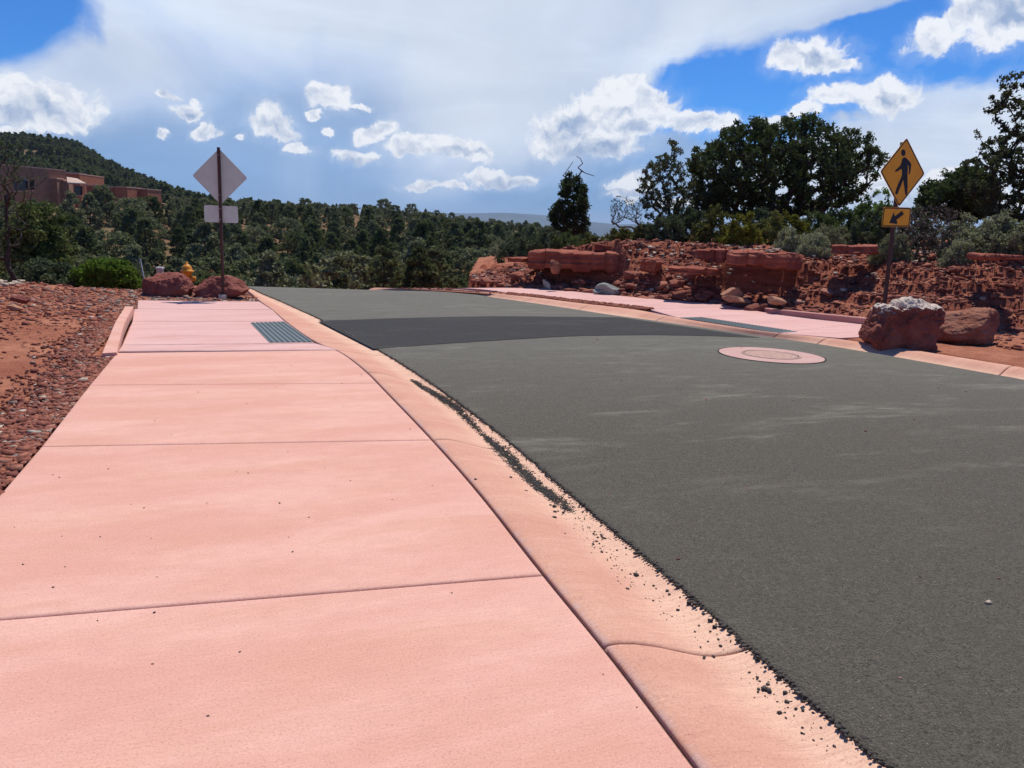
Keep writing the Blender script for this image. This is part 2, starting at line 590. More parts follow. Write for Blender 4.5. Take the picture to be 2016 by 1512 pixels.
def soil_mat():
    m_, b, bs = new_mat('red_soil')
    p_ = pos(b)
    s_ = b.n('ShaderNodeSeparateXYZ')
    b.put(s_.inputs[0], p_)
    n1 = b.noise(p_, 0.7, 6, 0.6)
    n2 = b.noise(p_, 5, 6, 0.68)
    n3 = b.noise(p_, 32, 5, 0.7)
    col = b.mix(b.step(n1, 0.35, 0.65), (0.29, 0.10, 0.058), (0.43, 0.18, 0.108))
    col = b.mix(b.step(n2, 0.40, 0.68, 0, 0.6), col, (0.21, 0.07, 0.045))
    col = b.mix(b.step(n3, 0.50, 0.70, 0, 0.55), col, (0.48, 0.24, 0.16))
    col = b.mix(b.step(n3, 0.42, 0.28, 0, 0.65), col, (0.075, 0.025, 0.018))
    # steep faces: dark red rock with bedding
    g = b.n('ShaderNodeNewGeometry')
    sn = b.n('ShaderNodeSeparateXYZ')
    b.put(sn.inputs[0], g.outputs['True Normal'])
    bed = b.noise(b.map(p_, scale=(0.5, 0.5, 9)), 1.6, 5, 0.7)
    rock = b.mix(b.step(bed, 0.35, 0.65), (0.175, 0.046, 0.028), (0.32, 0.105, 0.062))
    col = b.mix(b.m('MULTIPLY', b.step(sn.outputs[2], 0.95, 0.75), 0.85), col, rock)
    # the far slopes: dry tan ground with grass
    far = b.step(s_.outputs[1], 36.0, 50.0)
    t1 = b.noise(p_, 0.12, 6, 0.65)
    t2 = b.noise(p_, 1.3, 5, 0.7)
    tan = b.mix(b.step(t1, 0.4, 0.62), (0.20, 0.105, 0.062), (0.16, 0.12, 0.07))
    tan = b.mix(b.step(t2, 0.45, 0.65, 0, 0.75), tan, (0.075, 0.08, 0.035))
    col = b.mix(far, col, tan)
    b.put(bs.inputs['Base Color'], col)
    bs.inputs['Roughness'].default_value = 1.0
    bs.inputs['Specular IOR Level'].default_value = 0.05
    h = b.m('ADD', n2, b.m('MULTIPLY', n3, 0.5))
    b.put(bs.inputs['Normal'], b.bump(h, 0.9, 0.05))
    return m_


M['soil'] = soil_mat()


def rock_mat(name, lo, hi, dark, pale=None, pale_amt=0.0, tint=False, bed=False, sc_=3.0):
    m_, b, bs = new_mat(name)
    p_ = pos(b)
    n1 = b.noise(p_, sc_, 6, 0.62, 0.3)
    n2 = b.noise(p_, sc_ * 7, 6, 0.7)
    n3 = b.noise(p_, sc_ * 22, 4, 0.7)
    col = b.mix(b.step(n1, 0.34, 0.66), lo, hi)
    col = b.mix(b.step(n2, 0.50, 0.72, 0, 0.7), col, dark)
    col = b.mix(b.step(n3, 0.42, 0.28, 0, 0.6), col, tuple(min(1, c * 1.5) for c in hi))
    h = b.m('ADD', b.m('ADD', n1, b.m('MULTIPLY', n2, 0.5)), b.m('MULTIPLY', n3, 0.2))
    if bed:
        bd = b.noise(b.map(p_, scale=(0.6, 0.6, 14)), 1.2, 5, 0.7, 0.2)
        col = b.mix(b.step(bd, 0.42, 0.6, 0.45, 0.0), col, dark)
        h = b.m('ADD', h, b.m('MULTIPLY', bd, 0.8))
    if pale:
        g = b.n('ShaderNodeNewGeometry')
        sn = b.n('ShaderNodeSeparateXYZ')
        b.put(sn.inputs[0], pos(b))
        gn = b.n('ShaderNodeSeparateXYZ')
        b.put(gn.inputs[0], g.outputs['Normal'])
        lim = b.m('ADD', b.m('ADD', sn.outputs[2], b.m('MULTIPLY', b.m('SUBTRACT', n1, 0.5), 0.55)), b.m('MULTIPLY', gn.outputs[2], 0.16))
        col = b.mix(b.m('MULTIPLY', b.step(lim, pale_amt - 0.03, pale_amt + 0.07), 0.92), col, pale)
        col = b.mix(b.m('MULTIPLY', b.step(n2, 0.56, 0.66), b.step(n1, 0.5, 0.62, 0, 0.25)), col, pale)
    if tint:
        t_ = attr(b, 'tint')
        cr = b.n('ShaderNodeValToRGB')
        cr.color_ramp.interpolation = 'LINEAR'
        e = cr.color_ramp.elements
        e[0].position, e[0].color = 0.0, (0.12, 0.038, 0.030, 1)
        e[1].position, e[1].color = 0.40, (0.27, 0.088, 0.058, 1)
        for pp, cc in ((0.62, (0.38, 0.145, 0.09)), (0.78, (0.33, 0.18, 0.14)), (0.86, (0.20, 0.165, 0.15)), (0.93, (0.42, 0.33, 0.25)), (1.0, (0.60, 0.53, 0.42))):
            x_ = e.new(pp)
            x_.color = (*cc, 1)
        b.put(cr.inputs[0], t_)
        col = b.mix(0.82, col, cr.outputs[0])
        col = b.mix(b.step(n2, 0.55, 0.75, 0, 0.4), col, (0.08, 0.03, 0.025))
    b.put(bs.inputs['Base Color'], col)
    bs.inputs['Roughness'].default_value = 0.92
    bs.inputs['Specular IOR Level'].default_value = 0.15
    b.put(bs.inputs['Normal'], b.bump(h, 0.7, 0.03 if not tint else 0.01))
    return m_


M['boulder'] = rock_mat('red_boulder', (0.19, 0.055, 0.042), (0.27, 0.095, 0.07), (0.11, 0.03, 0.025), sc_=2.6)
M['boulder_white'] = rock_mat('white_capped_boulder', (0.20, 0.055, 0.04), (0.29, 0.10, 0.07), (0.12, 0.03, 0.024), pale=(0.58, 0.48, 0.39), pale_amt=0.63, sc_=2.6)
M['boulder_brown'] = rock_mat('brown_boulder', (0.27, 0.10, 0.062), (0.37, 0.17, 0.11), (0.13, 0.045, 0.03), sc_=3.2, bed=True)
M['ledge'] = rock_mat('sandstone_ledge', (0.26, 0.072, 0.045), (0.38, 0.125, 0.078), (0.15, 0.04, 0.028), bed=True, sc_=1.6)
M['stones'] = rock_mat('loose_stones', (0.2, 0.08, 0.06), (0.3, 0.13, 0.09), (0.1, 0.035, 0.03), tint=True, sc_=20)
M['slab_orange'] = rock_mat('orange_rock', (0.36, 0.17, 0.10), (0.46, 0.24, 0.15), (0.22, 0.08, 0.05), sc_=4)
M['grey_rock'] = rock_mat('grey_rock', (0.24, 0.25, 0.23), (0.34, 0.36, 0.33), (0.14, 0.14, 0.13), sc_=4)


def leaf_mat(name, c_lo, c_hi, c_alt=None, scale=2.0, trans=0.25):
    m_ = bpy.data.materials.new(name)
    m_.use_nodes = True
    b = NB(m_.node_tree)
    out = b.n('ShaderNodeOutputMaterial')
    p_ = pos(b)
    oi = b.n('ShaderNodeObjectInfo')
    n1 = b.noise(p_, scale, 3, 0.6)
    n2 = b.noise(p_, scale * 9, 2, 0.6)
    col = b.mix(b.step(n1, 0.35, 0.65), c_lo, c_hi)
    col = b.mix(b.step(n2, 0.35, 0.7, 0, 0.5), col, tuple(c * 0.6 for c in c_lo))
    if c_alt:
        col = b.mix(b.step(oi.outputs['Random'], 0.2, 1.0, 0, 0.8), col, c_alt)
    vr = b.m('ADD', b.m('MULTIPLY', oi.outputs['Random'], 0.5), 0.75)
    col = b.v('SCALE', col, sc_=vr)
    d = b.n('ShaderNodeBsdfDiffuse')
    b.put(d.inputs[0], col)
    t = b.n('ShaderNodeBsdfTranslucent')
    b.put(t.inputs[0], b.mix(0.5, col, (0.10, 0.14, 0.03)))
    ms = b.n('ShaderNodeMixShader')
    ms.inputs[0].default_value = trans
    b.nt.links.new(d.outputs[0], ms.inputs[1])
    b.nt.links.new(t.outputs[0], ms.inputs[2])
    b.nt.links.new(ms.outputs[0], out.inputs[0])
    return m_


M['juniper'] = leaf_mat('juniper_foliage', (0.048, 0.070, 0.032), (0.095, 0.118, 0.055), scale=1.5, trans=0.25)
M['forest'] = leaf_mat('woodland_foliage', (0.100, 0.116, 0.052), (0.185, 0.195, 0.088), (0.20, 0.195, 0.115), scale=0.8, trans=0.28)
M['pinyon'] = leaf_mat('pinyon_foliage', (0.075, 0.085, 0.052), (0.135, 0.14, 0.085), scale=2, trans=0.3)
M['bright'] = leaf_mat('bright_green_foliage', (0.12, 0.20, 0.025), (0.21, 0.33, 0.05), scale=3, trans=0.35)
M['olive'] = leaf_mat('olive_foliage', (0.125, 0.125, 0.042), (0.23, 0.21, 0.065), scale=4, trans=0.25)
M['yellow'] = leaf_mat('yellow_green_foliage', (0.12, 0.12, 0.020), (0.22, 0.19, 0.03), scale=4, trans=0.3)
M['dullgreen'] = leaf_mat('grey_green_foliage', (0.085, 0.108, 0.058), (0.155, 0.175, 0.10), scale=3, trans=0.2)
M['sage'] = leaf_mat('sage_foliage', (0.26, 0.265, 0.16), (0.42, 0.40, 0.25), scale=4, trans=0.38)
M['midgreen'] = leaf_mat('mid_green_foliage', (0.085, 0.115, 0.042), (0.165, 0.195, 0.07), scale=2, trans=0.25)
M['bark'] = plain('dark_bark', (0.055, 0.040, 0.032), 0.95, var=0.4, scale=14, bump=0.02)
M['deadwood'] = plain('dead_wood', (0.085, 0.068, 0.056), 0.95, var=0.4, scale=20, bump=0.01)
M['stem'] = plain('dry_stems', (0.16, 0.13, 0.09), 0.95, var=0.3, scale=20)
M['stucco'] = plain('adobe_stucco', (0.30, 0.155, 0.095), 0.95, var=0.10, scale=1.2, bump=0.01)
M['stucco_red'] = plain('red_adobe_stucco', (0.38, 0.13, 0.070), 0.95, var=0.10, scale=1.2, bump=0.01)
M['lit_edge'] = plain('pale_lit_edge', (0.55, 0.33, 0.24), 0.95, var=0.1, scale=2)  # sunlight on the wall tops put into a pale colour; sills share it
M['roof_pale'] = plain('pale_tile_roof', (0.50, 0.36, 0.28), 0.9, var=0.15, scale=5, bump=0.02)
M['glass_dark'] = plain('dark_window_glass', (0.02, 0.022, 0.028), 0.15, spec=0.5, var=0.1)
M['wood_trim'] = plain('brown_timber', (0.12, 0.06, 0.04), 0.8, var=0.2)
M['alu'] = plain('grey_sign_back', (0.62, 0.69, 0.565), 0.6, metal=0.0, var=0.05, scale=5)
M['post'] = plain('brown_painted_steel', (0.070, 0.030, 0.022), 0.55, var=0.15, scale=20)
M['bolt'] = plain('zinc_bolt', (0.45, 0.45, 0.43), 0.4, metal=0.7)
M['sign_yellow'] = plain('yellow_sheeting', (0.92, 0.43, 0.010), 0.45, var=0.05, scale=6)
M['sign_black'] = plain('black_sheeting', (0.012, 0.011, 0.012), 0.5, var=0.1)
M['hydrant'] = plain('yellow_hydrant_paint', (0.66, 0.25, 0.02), 0.5, var=0.12, scale=9)
M['pvc'] = plain('grey_pipe', (0.36, 0.38, 0.38), 0.6, var=0.1)
M['box_beige'] = plain('beige_box', (0.52, 0.47, 0.37), 0.6, var=0.05)
M['tactile'] = plain('slate_grey_tactile', (0.125, 0.155, 0.165), 0.7, var=0.12, scale=30)
M['tactile_rib'] = plain('dark_tactile_rib', (0.050, 0.064, 0.070), 0.7, var=0.12, scale=30)
M['iron'] = plain('rusty_iron_cover', (0.40, 0.25, 0.20), 0.8, metal=0.1, var=0.2, scale=14, bump=0.006)
M['collar'] = concrete('manhole_collar_concrete', (0.50, 0.31, 0.27), (0.56, 0.37, 0.33))
M['groove'] = plain('joint_dirt', (0.07, 0.035, 0.03), 0.95, var=0.3, scale=30)  # dark dirt colour for the slab joints and the manhole gap
M['mountain'] = plain('distant_slopes', (0.07, 0.085, 0.075), 1.0, var=0.25, scale=0.002, spec=0.0)

# =====================================================================
# PAVEMENT LINES (read off the photo, laid out on the ground)
# =====================================================================
zB = -0.05
kerb_pairs = [((1371, 1512), (1740, 1512)), ((1248, 1350), (1560, 1358)), ((1182.7, 1266), (1465, 1272)), ((1060.7, 1120), (1299, 1125)),
              ((945, 970), (1130, 984)), ((842, 855), (998, 867)), ((760, 771), (896, 790)), ((720, 729), (831, 744)),
              ((668.7, 690), (765, 702)), ((621, 675), (716, 675)), ((562, 633), (628, 628)), ((537, 610), (585, 609)),
              ((512, 593.6), (548, 592)), ((495, 578), (516, 579)), ((479, 566), (493, 568))]
A = line([a for a, b in kerb_pairs])
B = line([b for a, b in kerb_pairs], zB)


def extend(pl, start=0.0, end=0.0):
    if start:
        d = pl[0] - pl[1]
        pl = np.vstack([pl[0] + d / np.linalg.norm(d) * start, pl])
    if end:
        d = pl[-1] - pl[-2]
        pl = np.vstack([pl, pl[-1] + d / np.linalg.norm(d) * end])
    return pl


A = extend(A, 4.0, 9.0)
B = extend(B, 4.0, 9.0)
# right-hand side
zC = -0.045
right_pairs = [((2500, 845), (2560, 806)), ((2016, 748), (2056, 730)), ((1963, 739), (2002, 720.5)), ((1756, 702), (1797, 688)), ((1613, 678), (1653, 666)),
               ((1500, 662), (1530, 656)), ((1395, 647), (1432, 641)), ((1290, 632), (1335, 625.5)), ((1198, 620), (1259, 609)),
               ((1140, 610.5), (1178.6, 600.3)), ((1070, 600), (1119, 593.6)), ((1010, 591.5), (1059.5, 585.4)), ((950, 583), (1000, 580.2)), ((872, 572.5), (905, 570)), ((778, 565), (800, 564.3))]
Cc = line([a for a, b in right_pairs], zC)
D = line([b for a, b in right_pairs], 0.03)
Cc = extend(Cc, 6.0, 0.9)
D = extend(D, 6.0, 0.9)


def strip(name, Lp, Rp, step, cols, zfun, mat, smooth=True, attr_u=True, jit=0.0):
    """mesh between two matched polylines; cols: u values; zfun(u, s, xy) -> height over P"""
    seg = np.linalg.norm(np.diff((Lp + Rp) / 2, axis=0), axis=1)
    cum = np.concatenate([[0], np.cumsum(seg)])
    n = max(2, int(cum[-1] / step))
    s = np.linspace(0, cum[-1], n)
    L_ = np.stack([np.interp(s, cum, Lp[:, k]) for k in (0, 1)], 1)
    R_ = np.stack([np.interp(s, cum, Rp[:, k]) for k in (0, 1)], 1)
    u = np.asarray(cols)
    XY = L_[:, None, :] * (1 - u[None, :, None]) + R_[:, None, :] * u[None, :, None]
    X, Y = XY[..., 0], XY[..., 1]
    U = np.broadcast_to(u[None, :], X.shape)
    S = np.broadcast_to(s[:, None], X.shape)
    Z = P(X, Y) + zfun(U, S, X, Y)
    v = np.stack([X, Y, Z], -1).reshape(-1, 3)
    return mesh(name, v, grid_faces(n, len(u)), mat, smooth=smooth, attrs={'u': U.ravel()} if attr_u else None), s, cum


def smooth_pairs(a, b, it=2):
    c = smooth_pl(np.hstack([a, b]), it)
    return c[:, :2], c[:, 2:]


As, Bs = smooth_pairs(A, B)
Cs, Ds = smooth_pairs(Cc, D)

# left kerb, cut into lengths by its joints
kerb_joints_px = [(1182.7, 1266), (842, 855), (720, 729), (668.7, 690), (621, 675), (562, 633), (512, 593.6)]
mid = (As + Bs) / 2
cumk = np.concatenate([[0], np.cumsum(np.linalg.norm(np.diff(mid, axis=0), axis=1))])
ks = []
for (a, b) in kerb_joints_px:
    p_ = at(a, b)
    i = np.argmin(np.linalg.norm(As - p_, axis=1))
    ks.append(cumk[i])
ks = [0.0] + [ks[0] - 2.6] + ks + [cumk[-1]]
ramp_c = (ks[6] + ks[7]) / 2


def kerb_profile(U, ramp):
    h = np.interp(U, [0, 0.015, 0.04, 0.10, 0.2, 0.35, 0.5, 0.65, 0.78, 0.9, 1.0, 1.12],
                  [-0.012, -0.002, 0.004, 0.006, 0.002, -0.014, -0.040, -0.064, -0.074, -0.068, -0.052, -0.05])
    flat = np.interp(U, [0, 0.015, 0.04, 0.6, 0.8, 1.0, 1.12], [-0.012, -0.004, 0.0, -0.045, -0.058, -0.052, -0.05])
    return h * (1 - ramp) + flat * ramp


ucols = np.array([0.0, 0.006, 0.016, 0.03, 0.06, 0.1, 0.15, 0.2, 0.26, 0.32, 0.38, 0.44, 0.5, 0.56, 0.62, 0.68, 0.74, 0.8, 0.86, 0.92, 1.0, 1.12])
kv, kf, ku = [], [], []
off = 0
for a, b in zip(ks[:-1], ks[1:]):
    L_ = b - a
    n = max(8, int(L_ / 0.10))
    inner = np.linspace(a + 0.03, b - 0.03, n)
    s = np.concatenate([[a + 0.0035, a + 0.005, a + 0.012], inner, [b - 0.012, b - 0.005, b - 0.0035]])
    dz = np.concatenate([[-0.05, -0.010, -0.002], np.zeros(n), [-0.002, -0.010, -0.05]])
    LL = np.stack([np.interp(s, cumk, As[:, k]) for k in (0, 1)], 1)
    RR = np.stack([np.interp(s, cumk, Bs[:, k]) for k in (0, 1)], 1)
    wdt = np.linalg.norm(RR - LL, axis=1)
    u0 = 0.009 / np.maximum(wdt, 0.1)
    uu = u0[:, None] + ucols[None, :] * (1 - u0[:, None])
    XY = LL[:, None, :] * (1 - uu[..., None]) + RR[:, None, :] * uu[..., None]
    ramp = sstep(1 - np.abs(s - ramp_c) / 4.0, 0.0, 0.45)[:, None]
    Z = P(XY[..., 0], XY[..., 1]) + kerb_profile(np.broadcast_to(ucols[None, :], uu.shape), ramp) + dz[:, None]
    Z[:, 0] -= 0.05
    kv.append(np.dstack([XY, Z]).reshape(-1, 3))
    kf.append(grid_faces(len(s), len(ucols)) + off)
    ku.append(np.broadcast_to(ucols[None, :], uu.shape).ravel())
    off += len(s) * len(ucols)
o = mesh('kerb', np.vstack(kv), np.vstack(kf), M['kerb'], smooth=True, attrs={'u': np.concatenate(ku)})
tag(o, 'pink rolled concrete kerb and gutter along the left of the road', 'kerb', kind='structure')

# right kerb
cumr = np.concatenate([[0], np.cumsum(np.linalg.norm(np.diff((Cs + Ds) / 2, axis=0), axis=1))])
rj = []
for (a, b) in [(1963, 739), (1613, 678), (1500, 662), (1290, 632), (1119, 608), (1010, 591.5)]:
    p_ = at(a, b, zC)
    rj.append(cumr[np.argmin(np.linalg.norm(Cs - p_, axis=1))])
rj = [0.0] + sorted(rj) + [cumr[-1]]
ur = np.array([-0.10, 0.0, 0.06, 0.14, 0.24, 0.34, 0.44, 0.54, 0.64, 0.74, 0.84, 0.92, 0.97, 1.0, 1.004])
hr = np.array([-0.06, -0.052, -0.06, -0.066, -0.058, -0.040, -0.018, 0.004, 0.020, 0.028, 0.030, 0.030, 0.026, 0.01, -0.06])
kv, kf, ku = [], [], []
off = 0
for a, b in zip(rj[:-1], rj[1:]):
    n = max(6, int((b - a) / 0.15))
    s = np.concatenate([[a + 0.004, a + 0.006, a + 0.015], np.linspace(a + 0.03, b - 0.03, n), [b - 0.015, b - 0.006, b - 0.004]])
    dz = np.concatenate([[-0.05, -0.012, -0.002], np.zeros(n), [-0.002, -0.012, -0.05]])
    LL = np.stack([np.interp(s, cumr, Cs[:, k]) for k in (0, 1)], 1)
    RR = np.stack([np.interp(s, cumr, Ds[:, k]) for k in (0, 1)], 1)
    XY = LL[:, None, :] * (1 - ur[None, :, None]) + RR[:, None, :] * ur[None, :, None]
    Z = P(XY[..., 0], XY[..., 1]) + hr[None, :] + dz[:, None]
    kv.append(np.dstack([XY, Z]).reshape(-1, 3))
    kf.append(grid_faces(len(s), len(ur))[:, ::-1] + off)
    ku.append(np.broadcast_to(1 - ur[None, :], (len(s), len(ur))).ravel())
    off += len(s) * len(ur)
o = mesh('kerb', np.vstack(kv), np.vstack(kf), M['kerb'], smooth=True, attrs={'u': np.concatenate(ku)})
tag(o, 'pale pink concrete kerb along the right of the road below the bank', 'kerb', kind='structure')

# ---- road
nB = resample(Bs, n=1400)
nC = resample(Cs, n=1400)
jit = 0.010 * fbm2(nB[:, 0], nB[:, 1], 9, 3, 3) + 0.014 * fbm2(nB[:, 0], nB[:, 1], 45, 3, 5)
dB = nC - nB
wB = np.linalg.norm(dB, axis=1, keepdims=True)
dBn = dB / wB
uu = [0.0, 0.010, 0.025, 0.05]
rows = []
zz = []
for k, dd in enumerate(uu):
    rows.append(nB + dBn * (dd - 0.004 + jit[:, None] * (1 if k < 3 else 0.3)))
    zz.append([-0.075, -0.046, -0.036, -0.033][k] + 0.004 * fbm2(rows[-1][:, 0], rows[-1][:, 1], 40, 2, 9) * (k > 0))
for t in np.concatenate([np.linspace(0.02, 0.98, 70), [0.995, 1.0]]):
    rows.append(nB + dB * t)
    crown = 0.045 * np.sin(np.pi * t) * (1 - sstep(rows[-1][:, 1], 12, 17))
    zz.append(-0.034 + crown)
zz[-1] = np.full(len(nB), -0.07)
XY = np.stack(rows, 0)
ZZ = np.stack(zz, 0) + P(XY[..., 0], XY[..., 1])
road = mesh('road', np.dstack([XY, ZZ]).reshape(-1, 3), grid_faces(len(rows), len(nB))[:, ::-1], M['asphalt'], smooth=True)
tag(road, 'grey asphalt road curving away to the left over a crest', 'road', kind='structure')


from mathutils.bvhtree import BVHTree
_rd = road.data
_bvh = BVHTree.FromPolygons([tuple(v_.co) for v_ in _rd.vertices], [tuple(p_.vertices) for p_ in _rd.polygons])


def road_z(x, y):
    """height of the road surface at points"""
    x = np.atleast_1d(x).astype(float)
    y = np.atleast_1d(y).astype(float)
    out = P(x, y) - 0.034
    for i in range(len(x)):
        h_ = _bvh.ray_cast(Vector((x[i], y[i], 3.0)), Vector((0, 0, -1)))
        if h_[0] is not None:
            out[i] = h_[0].z
    return out


# darker newly laid band of asphalt
top_px = [(626, 628), (748, 626), (872, 624), (1000, 622), (1120, 622.5), (1222, 622)]
bot_px = [(735, 682.5), (800, 679), (872, 675), (1000, 669.5), (1138, 663), (1287, 660.5), (1400, 660.5), (1497, 662)]
tp = resample(line(top_px, -0.0), n=160)
bp = resample(line(bot_px, -0.0), n=160)
ts = np.linspace(0, 1, 60)
tp[:, 1] += fbm2(tp[:, 0], tp[:, 1], 3, 4, 77) * 0.03
bp[:, 1] += fbm2(bp[:, 0], bp[:, 1], 3, 4, 78) * 0.03
PXY = tp[None] * (1 - ts[:, None, None]) + bp[None] * ts[:, None, None]
PZ = road_z(PXY[..., 0].ravel(), PXY[..., 1].ravel()).reshape(PXY.shape[:2]) + 0.005
o = mesh('road_patch', np.dstack([PXY, PZ]).reshape(-1, 3), grid_faces(60, 160)[:, ::-1], M['asphalt_new'], smooth=True)
tag(o, 'darker band of fresh asphalt crossing the road between the two ramps', 'road patch', kind='structure')

# ---- left sidewalk slabs
Lw0, Lw1 = at(229, 694.5), at(3, 960.5)
Ldir = (Lw0 - Lw1) / np.linalg.norm(Lw0 - Lw1)


def isect(p, d, q_, e):
    M_ = np.array([[d[0], -e[0]], [d[1], -e[1]]])
    t = np.linalg.solve(M_, q_ - p)
    return p + d * t[0]


def a_at(ppx):
    p_ = at(*ppx)
    i = np.argmin(np.linalg.norm(As - p_, axis=1))
    return cumk_A[i], As[i]


cumk_A = np.concatenate([[0], np.cumsum(np.linalg.norm(np.diff(As, axis=0), axis=1))])
j1a, j1b = at(0, 1216), at(1060.7, 1120)
j1L = isect(Lw1, Ldir, j1a, j1b - j1a)
rows_ = [(j1L, a_at((1060.7, 1120))), (at(80, 878.6), a_at((842, 855))), (at(175, 758), a_at((740.6, 750.6))), (Lw0, a_at((668.7, 690)))]
sA1 = rows_[0][1][0]
sp_ = rows_[1][1][0] - sA1
for k in (1, 2):
    s_ = sA1 - sp_ * k
    s_ = max(s_, 0.0)
    rows_.insert(0, (rows_[0][0] - Ldir * 2.35, (s_, np.array([np.interp(s_, cumk_A, As[:, 0]), np.interp(s_, cumk_A, As[:, 1])]))))
    if s_ == 0:
        break


def slab(name, near, far, nA=None, mat=None, zoff=0.0, parent=None, gap=0.0045, thick=0.12, m=60):
    """near/far = (left xy, right s or xy). right edge follows kerb line A when s given"""
    lE = np.linspace(0, 1, m)[:, None] * (far[0] - near[0]) + near[0]
    if nA is not None:
        s_ = np.linspace(nA[0], nA[1], m)
        rE = np.stack([np.interp(s_, cumk_A, As[:, k]) for k in (0, 1)], 1)
    else:
        rE = np.linspace(0, 1, m)[:, None] * (far[1] - near[1]) + near[1]
    length = np.linalg.norm((lE[-1] + rE[-1]) / 2 - (lE[0] + rE[0]) / 2)
    width = np.linalg.norm((lE + rE)[m // 2] / 2 - lE[m // 2]) * 2
    ins = np.array([gap, gap, gap + 0.004, gap + 0.011, gap + 0.022])
    zi = np.array([-thick, -0.012, -0.0045, -0.001, 0.0])
    tv = np.concatenate([ins / length, np.linspace(0.04, 0.96, 28), 1 - ins[::-1] / length])
    tu = np.concatenate([ins / width, np.linspace(0.03, 0.97, 24), 1 - ins[::-1] / width])
    zv = np.concatenate([zi, np.zeros(28), zi[::-1]])
    zu = np.concatenate([zi, np.zeros(24), zi[::-1]])
    idx = tv * (m - 1)
    LL = np.stack([np.interp(idx, np.arange(m), lE[:, k]) for k in (0, 1)], 1)
    RR = np.stack([np.interp(idx, np.arange(m), rE[:, k]) for k in (0, 1)], 1)
    XY = LL[:, None, :] * (1 - tu[None, :, None]) + RR[:, None, :] * tu[None, :, None]
    Z = P(XY[..., 0], XY[..., 1]) + np.minimum(zv[:, None], zu[None, :]) + zoff
    return np.dstack([XY, Z]).reshape(-1, 3), grid_faces(len(tv), len(tu))[:, ::-1]


def join(parts):
    vs, fs, o_ = [], [], 0
    for v, f in parts:
        vs.append(v)
        fs.append(f + o_)
        o_ += len(v)
    return np.vstack(vs), np.vstack(fs)


parts = []
for (l0, (s0, a0)), (l1, (s1, a1)) in zip(rows_[:-1], rows_[1:]):
    parts.append(slab('s', (l0,), (l1,), (s0, s1)))
v, f = join(parts)
o = mesh('sidewalk', v, f, M['walk'], smooth=True)
tag(o, 'broad pink broom-finished concrete sidewalk in the foreground', 'sidewalk', kind='structure')
# bed of dirt filling the joints
l0, l1 = rows_[0][0], rows_[-1][0]
sA_ = np.linspace(rows_[0][1][0], rows_[-1][1][0], 60)
rr = np.stack([np.interp(sA_, cumk_A, As[:, k]) for k in (0, 1)], 1)
ll = np.linspace(0, 1, 60)[:, None] * (l1 - l0) + l0
rr2 = rr + 0.05 * (rr - ll) / np.linalg.norm(rr - ll, axis=1, keepdims=True)
ll2 = ll + 0.02 * (rr - ll) / np.linalg.norm(rr - ll, axis=1, keepdims=True)
XY = np.stack([ll2, rr2], 1)
o = mesh('joint_bed', np.dstack([XY, P(XY[..., 0], XY[..., 1]) - 0.022]).reshape(-1, 3), grid_faces(60, 2)[:, ::-1], M['groove'])
tag(o, 'dirt lying in the joints between the sidewalk slabs', 'sidewalk', kind='structure')

# ramp slabs of the left sidewalk
ramp = []


def q4(a, b, c, d, z=0.0):   # near-left, near-right, far-left, far-right in px
    return slab('s', (at(*a), at(*b)), (at(*c), at(*d)), zoff=z, gap=0.003, m=10)


ramp.append(q4((231, 691.5), (667, 688.5), (240, 679), (621, 675.5)))
ramp.append(q4((240, 678.6), (620, 675), (260, 632.5), (562, 633)))
ramp.append(q4((260, 632), (561, 632.5), (264, 608), (537, 610)))
ramp.append(q4((270, 607.6), (536, 609.5), (271, 591), (511, 593.5)))
v, f = join(ramp)
o = mesh('ramp_pavement', v, f, M['walk_pale'], smooth=True)
tag(o, 'pale pink crossing ramp slabs at the end of the left sidewalk', 'sidewalk', kind='structure')
# raised header curb on the left of the ramp
nn = 24
t = np.linspace(0, 1, nn)
outer = resample(line([(200, 693), (212, 672), (228, 640), (246, 609)], 0.05), n=nn)
inner = resample(line([(230, 691), (243, 650), (252, 630), (263, 609)], 0.05), n=nn)
hc = np.interp(t, [0, 0.08, 0.5, 1.0], [0.035, 0.06, 0.11, 0.10])
rows2 = []
for e_, h_ in ((outer, -0.1), (outer, 'h-'), (outer + (inner - outer) * 0.06, 'h'), (outer + (inner - outer) * 0.94, 'h'), (inner, 'h-'), (inner + (inner - outer) * 0.02, -0.03)):
    z_ = P(e_[:, 0], e_[:, 1]) + (h_ if not isinstance(h_, str) else (hc if h_ == 'h' else hc - 0.012))
    rows2.append(np.column_stack([e_, z_]))
v = np.stack(rows2, 0).reshape(-1, 3)
f = [list(x) for x in grid_faces(6, nn)[:, ::-1]]
f += [[i * nn for i in range(6)], [i * nn + nn - 1 for i in range(6)][::-1]]
o = mesh('header_curb', v, f, M['walk'])
tag(o, 'raised pink concrete header curb left of the near ramp', 'curb', kind='structure')


